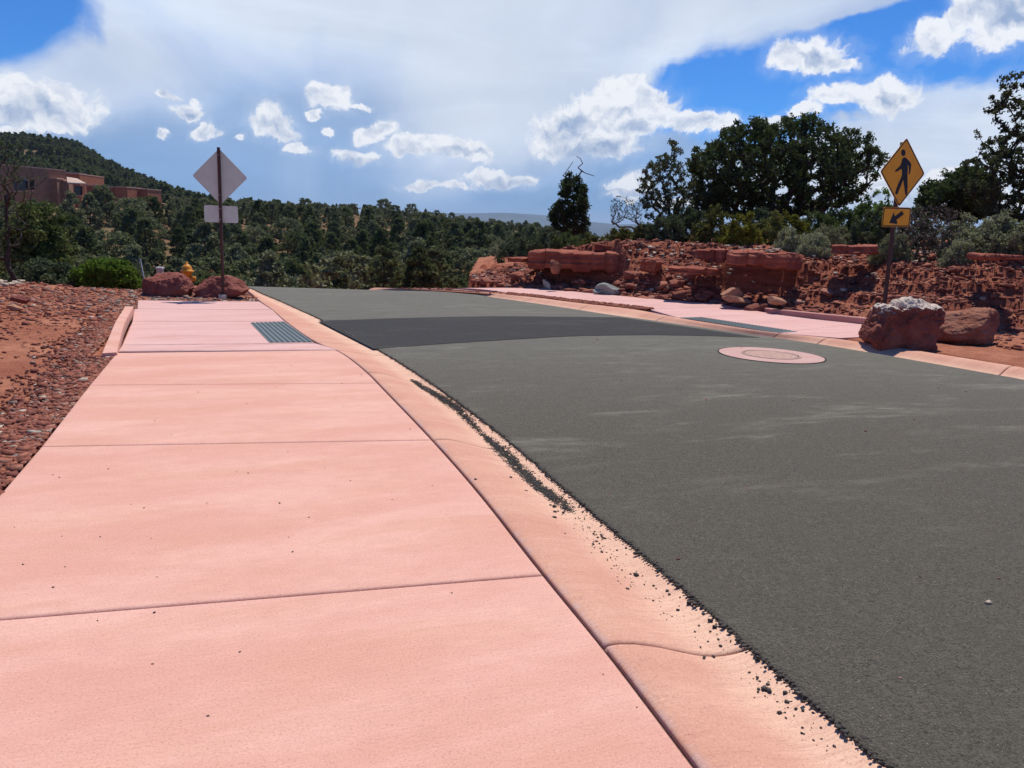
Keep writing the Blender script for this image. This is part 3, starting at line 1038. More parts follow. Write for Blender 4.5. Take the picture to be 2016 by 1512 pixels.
# tactile panels
def tactile(corners, ribs, label, ribfun, thick=0.006, lift=0.0):
    nl, nr, fl, fr = [at(*c, lift) for c in corners]
    cen = (nl + nr + fl + fr) / 4
    root = empty('tactile_paving', (cen[0], cen[1], float(P(*cen)) + lift))
    tag(root, label, 'tactile paving')
    c4 = [np.array([*p_, float(P(*p_)) + lift]) for p_ in (nl, nr, fr, fl)]
    org = np.array(root.location)
    bot = [c_ - org + np.array([0, 0, 0.001]) for c_ in c4]
    top = [c_ - org + np.array([0, 0, thick]) for c_ in c4]
    mesh('panel', np.array(bot + top), [[0, 3, 2, 1], [4, 5, 6, 7], [0, 1, 5, 4], [1, 2, 6, 5], [2, 3, 7, 6], [3, 0, 4, 7]], M['tactile'], root)
    vs, fs = [], []
    for (p0, p1, w) in ribfun(nl, nr, fl, fr):
        d_ = (p1 - p0) / np.linalg.norm(p1 - p0)
        nrm = np.array([-d_[1], d_[0]]) * w / 2
        k = len(vs)
        for base, zz_ in ((1.0, thick + 0.0005), (0.6, thick + 0.006)):
            for pp, sg in ((p0, 1), (p1, 1), (p1, -1), (p0, -1)):
                xy = pp + nrm * base * sg
                vs.append([xy[0] - org[0], xy[1] - org[1], float(P(*xy)) + lift + zz_ - org[2]])
        fs += [[k + 4, k + 5, k + 6, k + 7][::-1], [k, k + 1, k + 5, k + 4], [k + 1, k + 2, k + 6, k + 5], [k + 2, k + 3, k + 7, k + 6], [k + 3, k, k + 4, k + 7]]
    mesh('ribs', np.array(vs), fs, M['tactile_rib'], root)
    return root


def ribs_left(nl, nr, fl, fr):
    return [(nl + (nr - nl) * t_, fl + (fr - fl) * t_, 0.034) for t_ in np.linspace(0.07, 0.93, 8)]


def ribs_right(nl, nr, fl, fr):   # nl..fl lower long edge, nr..fr upper
    out = []
    for t_ in np.linspace(0.02, 0.93, 26):
        out.append((nl + (fl - nl) * t_, nr + (fr - nr) * (t_ + 0.045), 0.04))
    return out


tactile([(530, 674.6), (617, 674), (493, 636), (560, 634.2)], 8, 'slate grey ribbed tactile panel set in the left sidewalk ramp', ribs_left)
tactile([(1527, 655.7), (1569, 653.2), (1337, 625.6), (1379, 624.8)], 26, 'slate grey ribbed tactile panel in the ramp across the road', ribs_right, lift=0.021)

# ---- right sidewalk
Epx = [(900, 567), (1000, 575.7), (1059.5, 581), (1119, 588.4), (1178.6, 595), (1253, 602.5), (1278, 608.5), (1335, 625), (1432, 640), (1531, 655), (1653, 665)]
Gpx = [(905, 563), (1035, 566.5), (1119, 572.8), (1253, 585.4), (1310, 590), (1420, 599), (1440, 603), (1528, 619), (1600, 628), (1690, 637.5), (1830, 657)]
zS = 0.02
E = line(Epx, zS)
G_ = line(Gpx, zS)
E = np.vstack([E[0] + (E[0] - E[1]) / np.linalg.norm(E[0] - E[1]) * 2.5, E])
G_ = np.vstack([G_[0] + (E[0] - E[1]) / np.linalg.norm(E[0] - E[1]) * 2.5, G_])
parts = []
n_ = len(E)
for i in range(n_ - 1):
    v_, f_ = slab('s', (E[i], G_[i]), (E[i + 1], G_[i + 1]), zoff=zS, gap=0.001 if i not in (7, 9) else 0.003, m=8)
    parts.append((v_, f_[:, ::-1]))
v, f = join(parts)
o = mesh('sidewalk', v, f, M['walk_pale'], smooth=True)
tag(o, 'pale pink concrete sidewalk at the foot of the red bank', 'sidewalk', kind='structure')
# low retaining curb behind it
cb = resample(line([(1478, 606), (1528, 618), (1600, 627), (1650, 632.7), (1712, 640), (1850, 661)], zS), n=20)
dcb = np.gradient(cb, axis=0)
dcb /= np.linalg.norm(dcb, axis=1, keepdims=True)
nrm = np.stack([-dcb[:, 1], dcb[:, 0]], 1)
if nrm[5] @ np.array([0.3, 1.0]) < 0:
    nrm = -nrm
rh = np.interp(np.linspace(0, 1, 20), [0, 0.3, 1], [0.035, 0.10, 0.14])
rows2 = [np.column_stack([cb, P(cb[:, 0], cb[:, 1]) - 0.02]), np.column_stack([cb + nrm * 0.01, P(cb[:, 0], cb[:, 1]) + zS + rh - 0.012]),
         np.column_stack([cb + nrm * 0.025, P(cb[:, 0], cb[:, 1]) + zS + rh]), np.column_stack([cb + nrm * 0.14, P(cb[:, 0], cb[:, 1]) + zS + rh]),
         np.column_stack([cb + nrm * 0.16, P(cb[:, 0], cb[:, 1]) - 0.02])]
v = np.stack(rows2).reshape(-1, 3)
f = [list(x) for x in grid_faces(5, 20)] + [[i * 20 for i in range(5)], [i * 20 + 19 for i in range(5)]]
o = mesh('retaining_curb', v, f, M['header'])
tag(o, 'low pink concrete retaining curb between right ramp and bank', 'curb', kind='structure')

# ---- manhole
mc = at(1518, 695, 0.03)
r_out = 1.04
root = empty('manhole', (mc[0], mc[1], float(road_z(*mc)[0]) + 0.004))
tag(root, 'round manhole in a pink concrete collar set in the road', 'manhole')


def disc(r0, r1, z, n=72, rings=6):
    rr_ = np.linspace(r0, r1, rings)
    a_ = np.linspace(0, 2 * np.pi, n, endpoint=False)
    X = rr_[:, None] * np.cos(a_)[None]
    Y = rr_[:, None] * np.sin(a_)[None]
    zz_ = road_z((X + mc[0]).ravel(), (Y + mc[1]).ravel()).reshape(X.shape) - float(road_z(*mc)[0]) + z
    v_ = np.dstack([X, Y, zz_]).reshape(-1, 3)
    i = np.arange(n)
    j = (i + 1) % n
    fs_ = np.vstack([np.stack([k * n + i, (k + 1) * n + i, (k + 1) * n + j, k * n + j], 1) for k in range(rings - 1)])
    return v_, fs_


E1, E2 = at(1412, 688, 0.03), at(1628, 704, 0.03)
r_out = np.linalg.norm(E1 - E2) / 2 * 0.97
v, f = disc(0.36, r_out, 0.003)
mesh('collar', v, f, M['collar'], root, smooth=True)
v, f = disc(0.001, 0.355, 0.006)
mesh('cover', v, f, M['iron'], root, smooth=True)
v, f = disc(r_out - 0.004, r_out + 0.022, 0.0015, rings=3)
mesh('tar_seam', v, f, M['asphalt_new'], root, smooth=True)
v, f = disc(0.352, 0.366, 0.0062, rings=3)
mesh('gap', v, f, M['groove'], root, smooth=True)
v, f = disc(0.366, 0.40, 0.0085, rings=3)
mesh('rim', v, f, M['iron'], root, smooth=True)
# pale flat stone-like mark on the asphalt

# =====================================================================
# TERRAIN
# =====================================================================
foot_px = [(1000, 566.2), (1100, 573), (1200, 581), (1300, 590), (1400, 598), (1478, 605), (1560, 616), (1640, 626), (1715, 636), (1850, 654), (2016, 660), (2300, 670)]
foot = line(foot_px)
foot = np.vstack([[(-2.4, 70), (-2.0, 40), (-1.65, 27), (-1.25, 23.6)], foot])
foot = np.vstack([foot, foot[-1] + np.array([9, -1.5]), foot[-1] + np.array([40, -4])])
foot_h_x = [-2.4, -1.3, -0.4, 0.6, 2.0, 4, 6, 8, 10, 16]
foot_h = [0.3, 0.5, 0.85, 1.18, 1.33, 1.27, 1.18, 1.15, 1.32, 1.5]


def foot_dist(x, y):
    """signed distance behind the foot of the bank, and x of the nearest foot point"""
    sh = np.shape(x)
    x = np.ravel(x)
    y = np.ravel(y)
    best = np.full(x.shape, 1e9)
    sg = np.zeros(x.shape)
    fx = np.zeros(x.shape)
    for a, b in zip(foot[:-1], foot[1:]):
        d = b - a
        L2 = d @ d
        t = np.clip(((x - a[0]) * d[0] + (y - a[1]) * d[1]) / L2, 0, 1)
        qx, qy = a[0] + d[0] * t, a[1] + d[1] * t
        dist = np.hypot(x - qx, y - qy)
        m_ = dist < best - 1e-9
        best[m_] = dist[m_]
        cr = d[0] * (y - a[1]) - d[1] * (x - a[0])
        sg[m_] = np.sign(cr)[m_]
        fx[m_] = qx[m_]
    return (best * sg).reshape(sh), fx.reshape(sh)


def in_poly(x, y, poly):
    x = np.ravel(x)
    y = np.ravel(y)
    c = np.zeros(x.shape, bool)
    j = len(poly) - 1
    for i in range(len(poly)):
        xi, yi = poly[i]
        xj, yj = poly[j]
        if yi != yj:
            c ^= ((yi > y) != (yj > y)) & (x < (xj - xi) * (y - yi) / (yj - yi) + xi)
        j = i
    return c


# union of everything paved
left_edge = np.array([Lw1 - Ldir * 9, Lw0, at(200, 693), at(246, 609), at(271, 608), at(271, 591), at(511, 593.5), at(495, 579), at(480, 566)])
left_edge = np.vstack([left_edge, left_edge[-1] + (As[-1] - As[-2]) / np.linalg.norm(As[-1] - As[-2]) * 9])
right_edge = np.vstack([G_[0], G_[1:], at(1653, 664), at(1800, 688), at(2016, 722), Ds[len(Ds) // 12], Ds[0]])
right_edge = np.vstack([G_, [at(1655, 665.5), at(1797, 688), at(2002, 720.5), at(2056, 730)], D[0:1]])
pave_poly = np.vstack([left_edge, right_edge])


def near_pave(x, y, r):
    ins = np.ones(np.size(x), bool)
    for dx, dy in ((r, 0), (-r, 0), (0, r), (0, -r)):
        ins &= in_poly(x + dx, y + dy, pave_poly)
    return ins.reshape(np.shape(x))


HZ_PX = [-900, 0, 320, 480, 700, 870, 950, 1050, 1100, 1180, 1300, 2600]
HZ_Z = [2.6, 2.6, 2.6, 2.6, 3.6, 3.4, 2.4, 0.4, -0.4, -3.0, -3.0, -3.0]
HZ_R = [115, 115, 125, 150, 180, 180, 185, 200, 200, 200, 200, 200]
HILL_PX = [-900, -500, -300, -100, 0, 60, 130, 160, 200, 250, 300, 350, 400, 450, 500, 560, 640, 800]
HILL_Y = [a_ + 24 for a_ in (300, 285, 272, 273, 275, 277, 283, 292, 316, 338, 356, 373, 390, 405, 420, 436, 450, 470)]


def colpx(x, y):
    yy = np.maximum(y, 0.15 * np.hypot(x, y) + 1e-6)
    return 1008 + F * x / (yy * math.cos(PITCH))


def horizon_y(px):
    return 450 + (px - 1008) * math.tan(ROLL)


def valley(x, y):
    r = np.hypot(x, y)
    pc = colpx(x, y)
    rc = np.interp(pc, [0, 240, 310, 480, 2000], [17.5, 17.2, 20.5, 19.2, 19.2])
    t = np.clip(r - rc, 0, None)
    down = np.where(t < 3.3, -0.03 * t * t, -0.03 * 3.3 ** 2 - 0.22 * (t - 3.3))
    down = np.maximum(down, -5.2)
    rz = np.interp(pc, HZ_PX, HZ_Z)
    rr = np.interp(pc, HZ_PX, HZ_R)
    up = -5.2 + (rz + 5.2) * sstep(r, 48, rr * 1.0) ** 0.9
    z = np.where(r > 46, np.maximum(down, up), down)
    z = z + (fbm2(x, y, 0.05, 4, 21) * 1.4 + fbm2(x, y, 0.16, 3, 22) * 0.5) * sstep(r, 26, 60)
    back = np.clip(r - rr * 1.02, 0, None)
    hillz = np.interp(pc, HILL_PX, [1.6 + (horizon_y(p_) - y_) * 560 / F * math.cos(math.atan((p_ - 1008) * math.cos(PITCH) / F)) for p_, y_ in zip(HILL_PX, HILL_Y)])
    hl = rz + (hillz - rz) * sstep(r, 170, 560)
    hl = hl - np.clip(r - 570, 0, None) * 0.12
    plain_ = rz - back * 0.06
    z = np.where(r > rr, np.maximum(plain_, np.where(pc < 700, hl, -99)), z)
    z = np.maximum(z, -45)
    return z


def G(x, y, fine=True):
    x = np.asarray(x, float)
    y = np.asarray(y, float)
    r = np.hypot(x, y)
    z = valley(x, y)
    # left dirt shoulder and spoil heap
    hump = 0.56 * np.exp(-(((x + 9.6) / 2.6) ** 2 + ((y - 13.2) / 2.3) ** 2)) + 0.07 * np.exp(-(((x + 8.8) / 0.9) ** 2 + ((y - 16.0) / 1.2) ** 2))
    hump = hump + 0.2 * np.exp(-(((x + 13.5) / 3.0) ** 2 + ((y - 14.5) / 3) ** 2))
    z = z + hump * (x < -3)
    if fine:
        nr = sstep(60 - r, 0, 20)
        z = z + nr * (fbm2(x, y, 0.9, 4, 31) * 0.035 + fbm2(x, y, 6, 3, 32) * 0.010) * np.where(x < 0, 1, 1)
        hm = np.clip(hump * 3, 0, 1)
        z = z + hm * (fbm2(x, y, 2.2, 5, 33) * 0.16)
    # right bank
    s, fx = foot_dist(x, y)
    h = np.interp(fx, foot_h_x, foot_h)
    wob = fbm2(x, y, 0.8, 4, 41) * 0.30 if fine else 0
    s2 = s + wob
    led = 0.0
    for x0, x1 in ((0.3, 2.3), (4.5, 5.6)):
        led = np.maximum(led, sstep(fx, x0 - 0.2, x0 + 0.2) * (1 - sstep(fx, x1 - 0.2, x1 + 0.2)))
    soft = np.clip(s2 / 2.3, 0, 1)
    soft = soft * (1.25 - 0.25 * soft)
    hard = 0.22 * np.clip(s2 / 0.9, 0, 1) + 0.78 * sstep(s2, 0.85, 1.25)
    prof = soft * (1 - led) + hard * led
    top = h + np.clip(s - 2.2, 0, 9) * 0.045
    bz = top * prof
    if fine:
        amp = sstep(s, 0.0, 0.5)
        rid = 1 - np.abs(fbm2(x, y, 1.9, 4, 43)) * 2.2
        bz = bz + amp * (fbm2(x, y, 3.0, 4, 42) * 0.16 - np.clip(rid, 0, 1) * 0.10 * (1 - sstep(s, 2.5, 3.5)) + fbm2(x, y, 11, 3, 44) * 0.035)
        lay = bz / 0.27 + fbm2(x, y, 0.7, 3, 46) * 0.8
        fr = lay - np.floor(lay)
        ter = (np.floor(lay) + sstep(fr, 0.30, 0.62)) * 0.27 - fbm2(x, y, 0.7, 3, 46) * 0.8 * 0.27
        tm = sstep(fbm2(x, y, 0.55, 3, 47), -0.25, 0.25) * amp * 0.45 * (1 - sstep(s, 2.6, 3.4))
        bz = bz * (1 - tm) + ter * tm
    fade = 1 - sstep(r, 42, 75)
    z = np.where(s > 0, np.maximum(z * 0 + bz * fade + np.minimum(valley(x, y), 0) * (1 - fade), z), z)
    # under the pavement
    pv = near_pave(x, y, 0.13)
    pe = near_pave(x, y, 0.02)
    pz = P(x, y)
    z = np.where(pv, np.minimum(z, pz - 0.30), np.where(pe, np.minimum(z, pz - 0.10), z))
    z = np.where((~pe) & (r < 30) & (s < 0.25) & (x < 0), z - 0.035, z)
    m_ = (x < 1) & (x > -16) & (y > 0) & (y < 24) & (s < 0.1)
    if m_.any():
        xs, ys, zs, ps = x[m_], y[m_], z[m_], pz[m_]
        de = np.full(xs.size, 1e9)
        for a_, b_ in zip(left_edge[:-1], left_edge[1:]):
            d_ = b_ - a_
            t_ = np.clip(((xs - a_[0]) * d_[0] + (ys - a_[1]) * d_[1]) / (d_ @ d_), 0, 1)
            de = np.minimum(de, np.hypot(xs - a_[0] - d_[0] * t_, ys - a_[1] - d_[1] * t_))
        zs = np.minimum(zs, ps - 0.03 + 0.075 * de + 0.03 * np.clip(de - 1.2, 0, 9) ** 2)
        z = z.copy()
        z[m_] = zs
    return z


def axis(lo, hi, d, far_, ratio):
    a = [hi]
    s_ = d
    while a[-1] < far_:
        s_ *= ratio
        a.append(a[-1] + s_)
    b = [lo]
    s_ = d
    while b[-1] > -far_:
        s_ *= ratio
        b.append(b[-1] - s_)
    return np.array(b[::-1] + list(np.arange(lo + d, hi - d / 2, d)) + a)


gx = axis(-13.0, 14.0, 0.075, 12000, 1.055)
gy = axis(1.0, 28.0, 0.075, 12000, 1.055)
GX, GY = np.meshgrid(gx, gy, indexing='ij')
GZ = G(GX, GY)
ground = mesh('ground', np.stack([GX, GY, GZ], -1).reshape(-1, 3), grid_faces(len(gx), len(gy)), M['soil'], smooth=True)
tag(ground, 'red soil, bank and scrub-covered slopes of the valley', 'ground', kind='structure')

# wooded hill, finer than the big sheet, 25 cm proud of it
hp = np.linspace(-700, 760, 150)
hr = np.geomspace(235, 900, 80)
ang = np.arctan((hp - 1008) * math.cos(PITCH) / F)
HX = np.sin(ang)[:, None] * hr[None]
HY = np.cos(ang)[:, None] * hr[None]
hz_ = valley(HX, HY) + 1.2 + fbm2(HX, HY, 0.03, 4, 61) * 3
o = mesh('hill', np.dstack([HX, HY, hz_]).reshape(-1, 3), grid_faces(len(hp), len(hr))[:, ::-1], M['soil'], smooth=True)
tag(o, 'dark juniper covered hill rising at the left', 'hill', kind='structure')

# far mountains
mp = np.linspace(-1500, 3600, 240)
my = np.interp(mp, [-1500, 0, 500, 880, 905, 960, 1000, 1060, 1120, 1180, 1215, 1250, 1290, 1400, 1600, 2000, 3600],
               [400, 400, 415, 421, 422, 420, 420, 424, 431, 440, 443, 441, 438, 440, 448, 455, 500])
ang = np.arctan((mp - 1008) * math.cos(PITCH) / F)
top = HC + (horizon_y(mp) - my) * 8600 / F * np.cos(ang) + fbm2(mp, mp * 0, 0.02, 4, 71) * 10
prof_r = np.array([6200, 7000, 7700, 8200, 8600, 9200])
prof_h = np.array([-45, 0.12, 0.42, 0.74, 1.0, 0.8])
VV = []
for r_, hh in zip(prof_r, prof_h):
    z_ = np.full(len(mp), -48.0) if hh < 0 else top * hh + fbm2(mp, mp * 0 + r_ / 300, 0.03, 3, 72) * 18 * (1 if hh < 0.9 else 0)
    VV.append(np.column_stack([np.sin(ang) * r_, np.cos(ang) * r_, z_]))
o = mesh('mountains', np.stack(VV).reshape(-1, 3), grid_faces(len(prof_r), len(mp)), M['mountain'], smooth=True)
tag(o, 'hazy blue mountains on the horizon', 'mountains', kind='structure')


def gz1(x, y):
    return float(G(np.array([x]), np.array([y]))[0])


# =====================================================================
# ROCKS
# =====================================================================
def cube_sphere(n):
    t = np.tan(np.linspace(-np.pi / 4, np.pi / 4, n))
    vs, fs, o_ = [], [], 0
    a, b = np.meshgrid(t, t, indexing='ij')
    one = np.ones_like(a)
    for ax in range(3):
        for s_ in (1, -1):
            c = [None] * 3
            c[ax] = one * s_
            c[(ax + 1) % 3] = a * s_
            c[(ax + 2) % 3] = b
            vs.append(np.stack(c, -1).reshape(-1, 3))
            fs.append(grid_faces(n, n) + o_)
            o_ += n * n
    v_ = np.vstack(vs)
    f_ = np.vstack(fs)
    key = np.round(v_, 5)
    uq, inv = np.unique(key, axis=0, return_inverse=True)
    inv = np.asarray(inv).ravel()
    f_ = inv[f_]
    good = np.array([len(set(x)) == 4 for x in f_.tolist()]) if n < 12 else np.ones(len(f_), bool)
    return uq, f_[good]


def plane_rock(n, seed, planes=14, rough=0.05, soft=0.0, extra=None, squash=(1, 1, 1), strata=0.0):
    """angular rock: directions cut by random planes, then roughened"""
    r_ = np.random.default_rng(seed)
    v_, f_ = cube_sphere(n)
    d = v_ / np.linalg.norm(v_, axis=1, keepdims=True)
    pn = r_.normal(size=(planes, 3))
    pn /= np.linalg.norm(pn, axis=1, keepdims=True)
    pd = r_.uniform(0.72, 1.0, planes)
    if extra is not None:
        e = np.array(extra, float)
        en = e[:, :3] / np.linalg.norm(e[:, :3], axis=1, keepdims=True)
        pn = np.vstack([pn, en])
        pd = np.concatenate([pd, e[:, 3]])
    dots = d @ pn.T
    rad = np.where(dots > 1e-3, pd / np.maximum(dots, 1e-3), 9.0)
    k = 18.0
    rr_ = -np.log(np.exp(-k * np.clip(rad, 0, 3)).sum(1)) / k if soft else rad.min(1)
    rr_ = np.minimum(rr_, 1.45)
    p_ = d * rr_[:, None]
    if rough:
        p_ = p_ + d * (rough * 1.6 * fbm(p_ * 1.7 + seed, 5, seed)[:, None] + rough * 0.5 * (1 - np.abs(fbm(p_ * 5 + seed, 3, seed + 9)) * 2)[:, None])
    if strata:
        st = vnoise(np.column_stack([p_[:, 0] * 0.3, p_[:, 1] * 0.3, p_[:, 2] * 9]), seed + 3)
        p_[:, :2] *= (1 + strata * st)[:, None]
    return p_ * np.array(squash), f_


def block(n, w, d, h, seed, rough=0.05, strata=0.04, overhang=0.0):
    """ledge of bedded sandstone: a rough-edged box"""
    t = np.linspace(-1, 1, n)
    vs, fs, o_ = [], [], 0
    a, b = np.meshgrid(t, t, indexing='ij')
    one = np.ones_like(a)
    for ax in range(3):
        for s_ in (1, -1):
            c = [None] * 3
            c[ax] = one * s_
            c[(ax + 1) % 3] = a * s_
            c[(ax + 2) % 3] = b
            vs.append(np.stack(c, -1).reshape(-1, 3))
            fs.append(grid_faces(n, n) + o_)
            o_ += n * n
    v_ = np.vstack(vs)
    f_ = np.vstack(fs)
    uq, inv = np.unique(np.round(v_, 5), axis=0, return_inverse=True)
    f_ = np.asarray(inv).ravel()[f_]
    p_ = uq.copy()
    # chamfer of the corners
    m3 = (np.abs(p_) ** 8).sum(1) ** (1 / 8)
    p_ = p_ / m3[:, None]
    sc3 = np.array([w / 2, d / 2, h / 2])
    q_ = p_ * sc3
    # plan outline irregular
    ang_ = np.arctan2(p_[:, 1], p_[:, 0])
    outl = 1 + 0.26 * vnoise(np.column_stack([np.cos(ang_) * 2.2, np.sin(ang_) * 2.2, ang_ * 0]) + seed, seed) + 0.12 * vnoise(np.column_stack([np.cos(ang_) * 7, np.sin(ang_) * 7, ang_ * 0]) + seed, seed + 1)
    q_[:, 0] *= 0.5 + 0.5 * outl
    q_[:, 1] *= outl
    st = vnoise(np.column_stack([q_[:, 0] * 0.4, q_[:, 1] * 0.4, q_[:, 2] * 13 + seed]), seed + 3)
    side = 1 - sstep(np.abs(uq[:, 2]), 0.9, 1.0)
    q_[:, 0] += np.sign(p_[:, 0]) * strata * st * side
    q_[:, 1] += np.sign(p_[:, 1]) * strata * st * side
    # vertical joints: whole pieces set back or dropped, as broken sandstone is
    cell = np.floor(q_[:, 0] * 2.4 + 0.35 * vnoise(q_ * 2.0 + seed, seed + 11) + seed * 0.37).astype(np.int64)
    r1 = (_h(cell, cell * 0 + seed, cell * 0, 5) + 1) / 2
    r2 = (_h(cell, cell * 0 + seed, cell * 0 + 3, 6) + 1) / 2
    r3 = (_h(cell, cell * 0 + seed, cell * 0 + 7, 8) + 1) / 2
    q_[:, 1] += np.where(uq[:, 1] < -0.3, r1 * min(0.22, d * 0.2), 0)
    q_[:, 2] = np.where(uq[:, 2] < 0, q_[:, 2] * (1 - 0.45 * r2), q_[:, 2] * (1 - 0.28 * r3))
    nn_ = uq / np.linalg.norm(uq, axis=1, keepdims=True)
    q_ += nn_ * (rough * fbm(q_ * 2.5 + seed, 5, seed))[:, None]
    q_[:, 1] -= overhang * np.clip(uq[:, 2], 0, 1) * (uq[:, 1] < 0)
    return q_, f_


def rot_z(v_, a):
    c, s_ = math.cos(a), math.sin(a)
    return v_ @ np.array([[c, s_, 0], [-s_, c, 0], [0, 0, 1]])


def big_rock(name, label, px, Y, w, h, seed, mat, n=90, group=None, sink=0.12, rz=0.0, cat='boulder', depth=None, zbase=None, **kw):
    p_, f_ = plane_rock(n, seed, **kw)
    p_ = rot_z(p_, rz)
    e = p_.max(0) - p_.min(0)
    p_ = (p_ - (p_.max(0) + p_.min(0)) / 2) / e * np.array([w, depth or w * 0.8, h * (1 + sink)])
    b = atY(px, 600, Y)
    z0 = (gz1(b[0], Y) if zbase is None else zbase)
    p_[:, 2] -= p_[:, 2].min() + h * sink
    o_ = mesh(name, p_, f_, mat, smooth=True, loc=(b[0], Y, z0))
    return tag(o_, label, cat, group)

# ---- the four roadside boulders
def outline_rock(name, label, outline, Y, depth, seed, mat, rough=0.05, n=110, planes=(), box_=0.62, sink=0.08, bands=0.0):
    """boulder whose front view follows an outline at its own distance, with full depth"""
    pts_ = np.array([atY(a_, b_, Y)[[0, 2]] for a_, b_ in outline])
    c_ = (pts_.max(0) + pts_.min(0)) / 2
    lo_, hi_ = pts_.min(0), pts_.max(0)
    rel = pts_ - c_
    dense_ = resample(np.vstack([rel, rel[:1]]), n=400)
    th_ = np.arctan2(dense_[:, 1], dense_[:, 0])
    rho_ = np.hypot(dense_[:, 0], dense_[:, 1])
    o_ = np.argsort(th_)
    th_, rho_ = th_[o_], rho_[o_]
    th3, rho3 = np.concatenate([th_ - 2 * np.pi, th_, th_ + 2 * np.pi]), np.tile(rho_, 3)
    v_, f_ = cube_sphere(n)
    d = v_ / np.linalg.norm(v_, axis=1, keepdims=True)
    m_ = np.hypot(d[:, 0], d[:, 2])
    ang_ = np.arctan2(d[:, 2], d[:, 0])
    rr_ = np.interp(ang_, th3, rho3)
    q_ = np.empty_like(d)
    q_[:, 0] = rr_ * np.cos(ang_) * m_ ** box_
    q_[:, 2] = rr_ * np.sin(ang_) * m_ ** box_
    q_[:, 1] = np.sign(d[:, 1]) * depth / 2 * np.abs(d[:, 1]) ** 0.8
    for (nx, ny, nz, dist) in planes:      # flat chipped faces
        nv = np.array([nx, ny, nz], float)
        nv /= np.linalg.norm(nv)
        ov = np.clip(q_ @ nv - dist, 0, None)
        q_ -= nv * (ov * 0.88)[:, None]
    nn_ = q_ / np.linalg.norm(q_, axis=1, keepdims=True)
    f1 = fbm(q_ * 2.6 + seed, 5, seed, 0.55)
    rid = 1 - np.abs(fbm(q_ * 6 + seed, 4, seed + 5)) * 2.5
    q_ += nn_ * (rough * (1.3 * f1 - 0.5 * np.clip(rid, 0, 1)))[:, None]
    if bands:
        q_ += nn_ * (bands * vnoise(np.column_stack([q_[:, 0] * 4 + q_[:, 2] * 5, q_[:, 1] * 4, q_[:, 2] * 26 - q_[:, 0] * 9]), seed + 7))[:, None]
    x_ = c_[0]
    z0 = 0.0
    ob = mesh(name, q_ + np.array([0, 0, c_[1] - z0]), f_, mat, smooth=True, loc=(x_, Y, z0))
    return tag(ob, label, 'boulder')


outline_rock('boulder', 'blocky dark red boulder left of the sign post, below the beige box',
             [(287, 588), (285, 556), (290, 547), (301, 545), (302, 537), (320, 535), (345, 536), (358, 540), (369, 549), (376, 560), (379, 568), (374, 590), (350, 597), (310, 597)], 16.0, 0.95, 11, M['boulder'], 0.055,
             planes=[(0.2, -1, 0.35, 0.30), (-0.6, -1, 0.1, 0.38), (0.9, -0.5, 0.5, 0.42), (-0.1, -0.4, 1, 0.27), (0.5, -1, -0.6, 0.36)])
outline_rock('boulder', 'pointed dark red boulder right behind the left sign post',
             [(381, 567), (392, 555), (408, 546), (428, 542), (450, 542), (466, 548), (478, 553), (482, 561), (489, 570), (480, 580), (462, 588), (440, 596), (405, 596), (392, 584)], 16.1, 0.95, 23, M['boulder'], 0.05,
             planes=[(0.1, -1, 0.5, 0.30), (-0.5, -0.9, 0.2, 0.40), (0.6, -0.6, 0.7, 0.36), (-0.6, -0.5, 0.9, 0.30), (0.4, -1, -0.4, 0.36)])
outline_rock('boulder', 'large dark red boulder with jagged white top beside the right kerb',
             [(1698, 672), (1702, 655), (1718, 630), (1731, 607), (1742, 600), (1760, 604), (1770, 591), (1786, 586), (1800, 591), (1822, 592), (1850, 598), (1858, 606), (1851, 622), (1842, 640), (1836, 660), (1828, 680), (1822, 698), (1780, 702), (1720, 696)], 11.5, 0.85, 37, M['boulder_white'], 0.085, n=150,
             planes=[(-0.1, -1, 0.02, 0.30), (0.55, -1, 0.0, 0.42)], box_=0.45)
outline_rock('boulder', 'flaky orange brown boulder right of the white-topped one',
             [(1838, 668), (1838, 640), (1846, 625), (1870, 614), (1900, 612), (1924, 608), (1940, 603), (1956, 608), (1967, 622), (1966, 640), (1956, 660), (1938, 676), (1920, 682), (1890, 680), (1860, 678)], 12.3, 0.8, 41, M['boulder_brown'], 0.045,
             planes=[(-0.5, -0.7, 0.9, 0.26), (0.7, -0.9, 0.05, 0.34)], bands=0.012)

# ---- sandstone ledges in the bank
def ledge(label, px, py_top, Y, w, h, d, seed, rz=0.0, rough=0.085, tilt=0.0, name='sandstone_ledge', mat=None, n=56):
    p_, f_ = block(n, w, d, h, seed, rough=rough)
    p_ = rot_z(p_, rz)
    c, s_ = math.cos(tilt), math.sin(tilt)
    p_ = p_ @ np.array([[c, 0, s_], [0, 1, 0], [-s_, 0, c]])
    t_ = atY(px, py_top, Y)
    o_ = mesh(name, p_, f_, mat or M['ledge'], smooth=True, loc=(t_[0], t_[1] + d * 0.35, t_[2] - h / 2 + 0.02))
    return tag(o_, label, 'rock ledge', 'sandstone ledges sticking out of the bank')


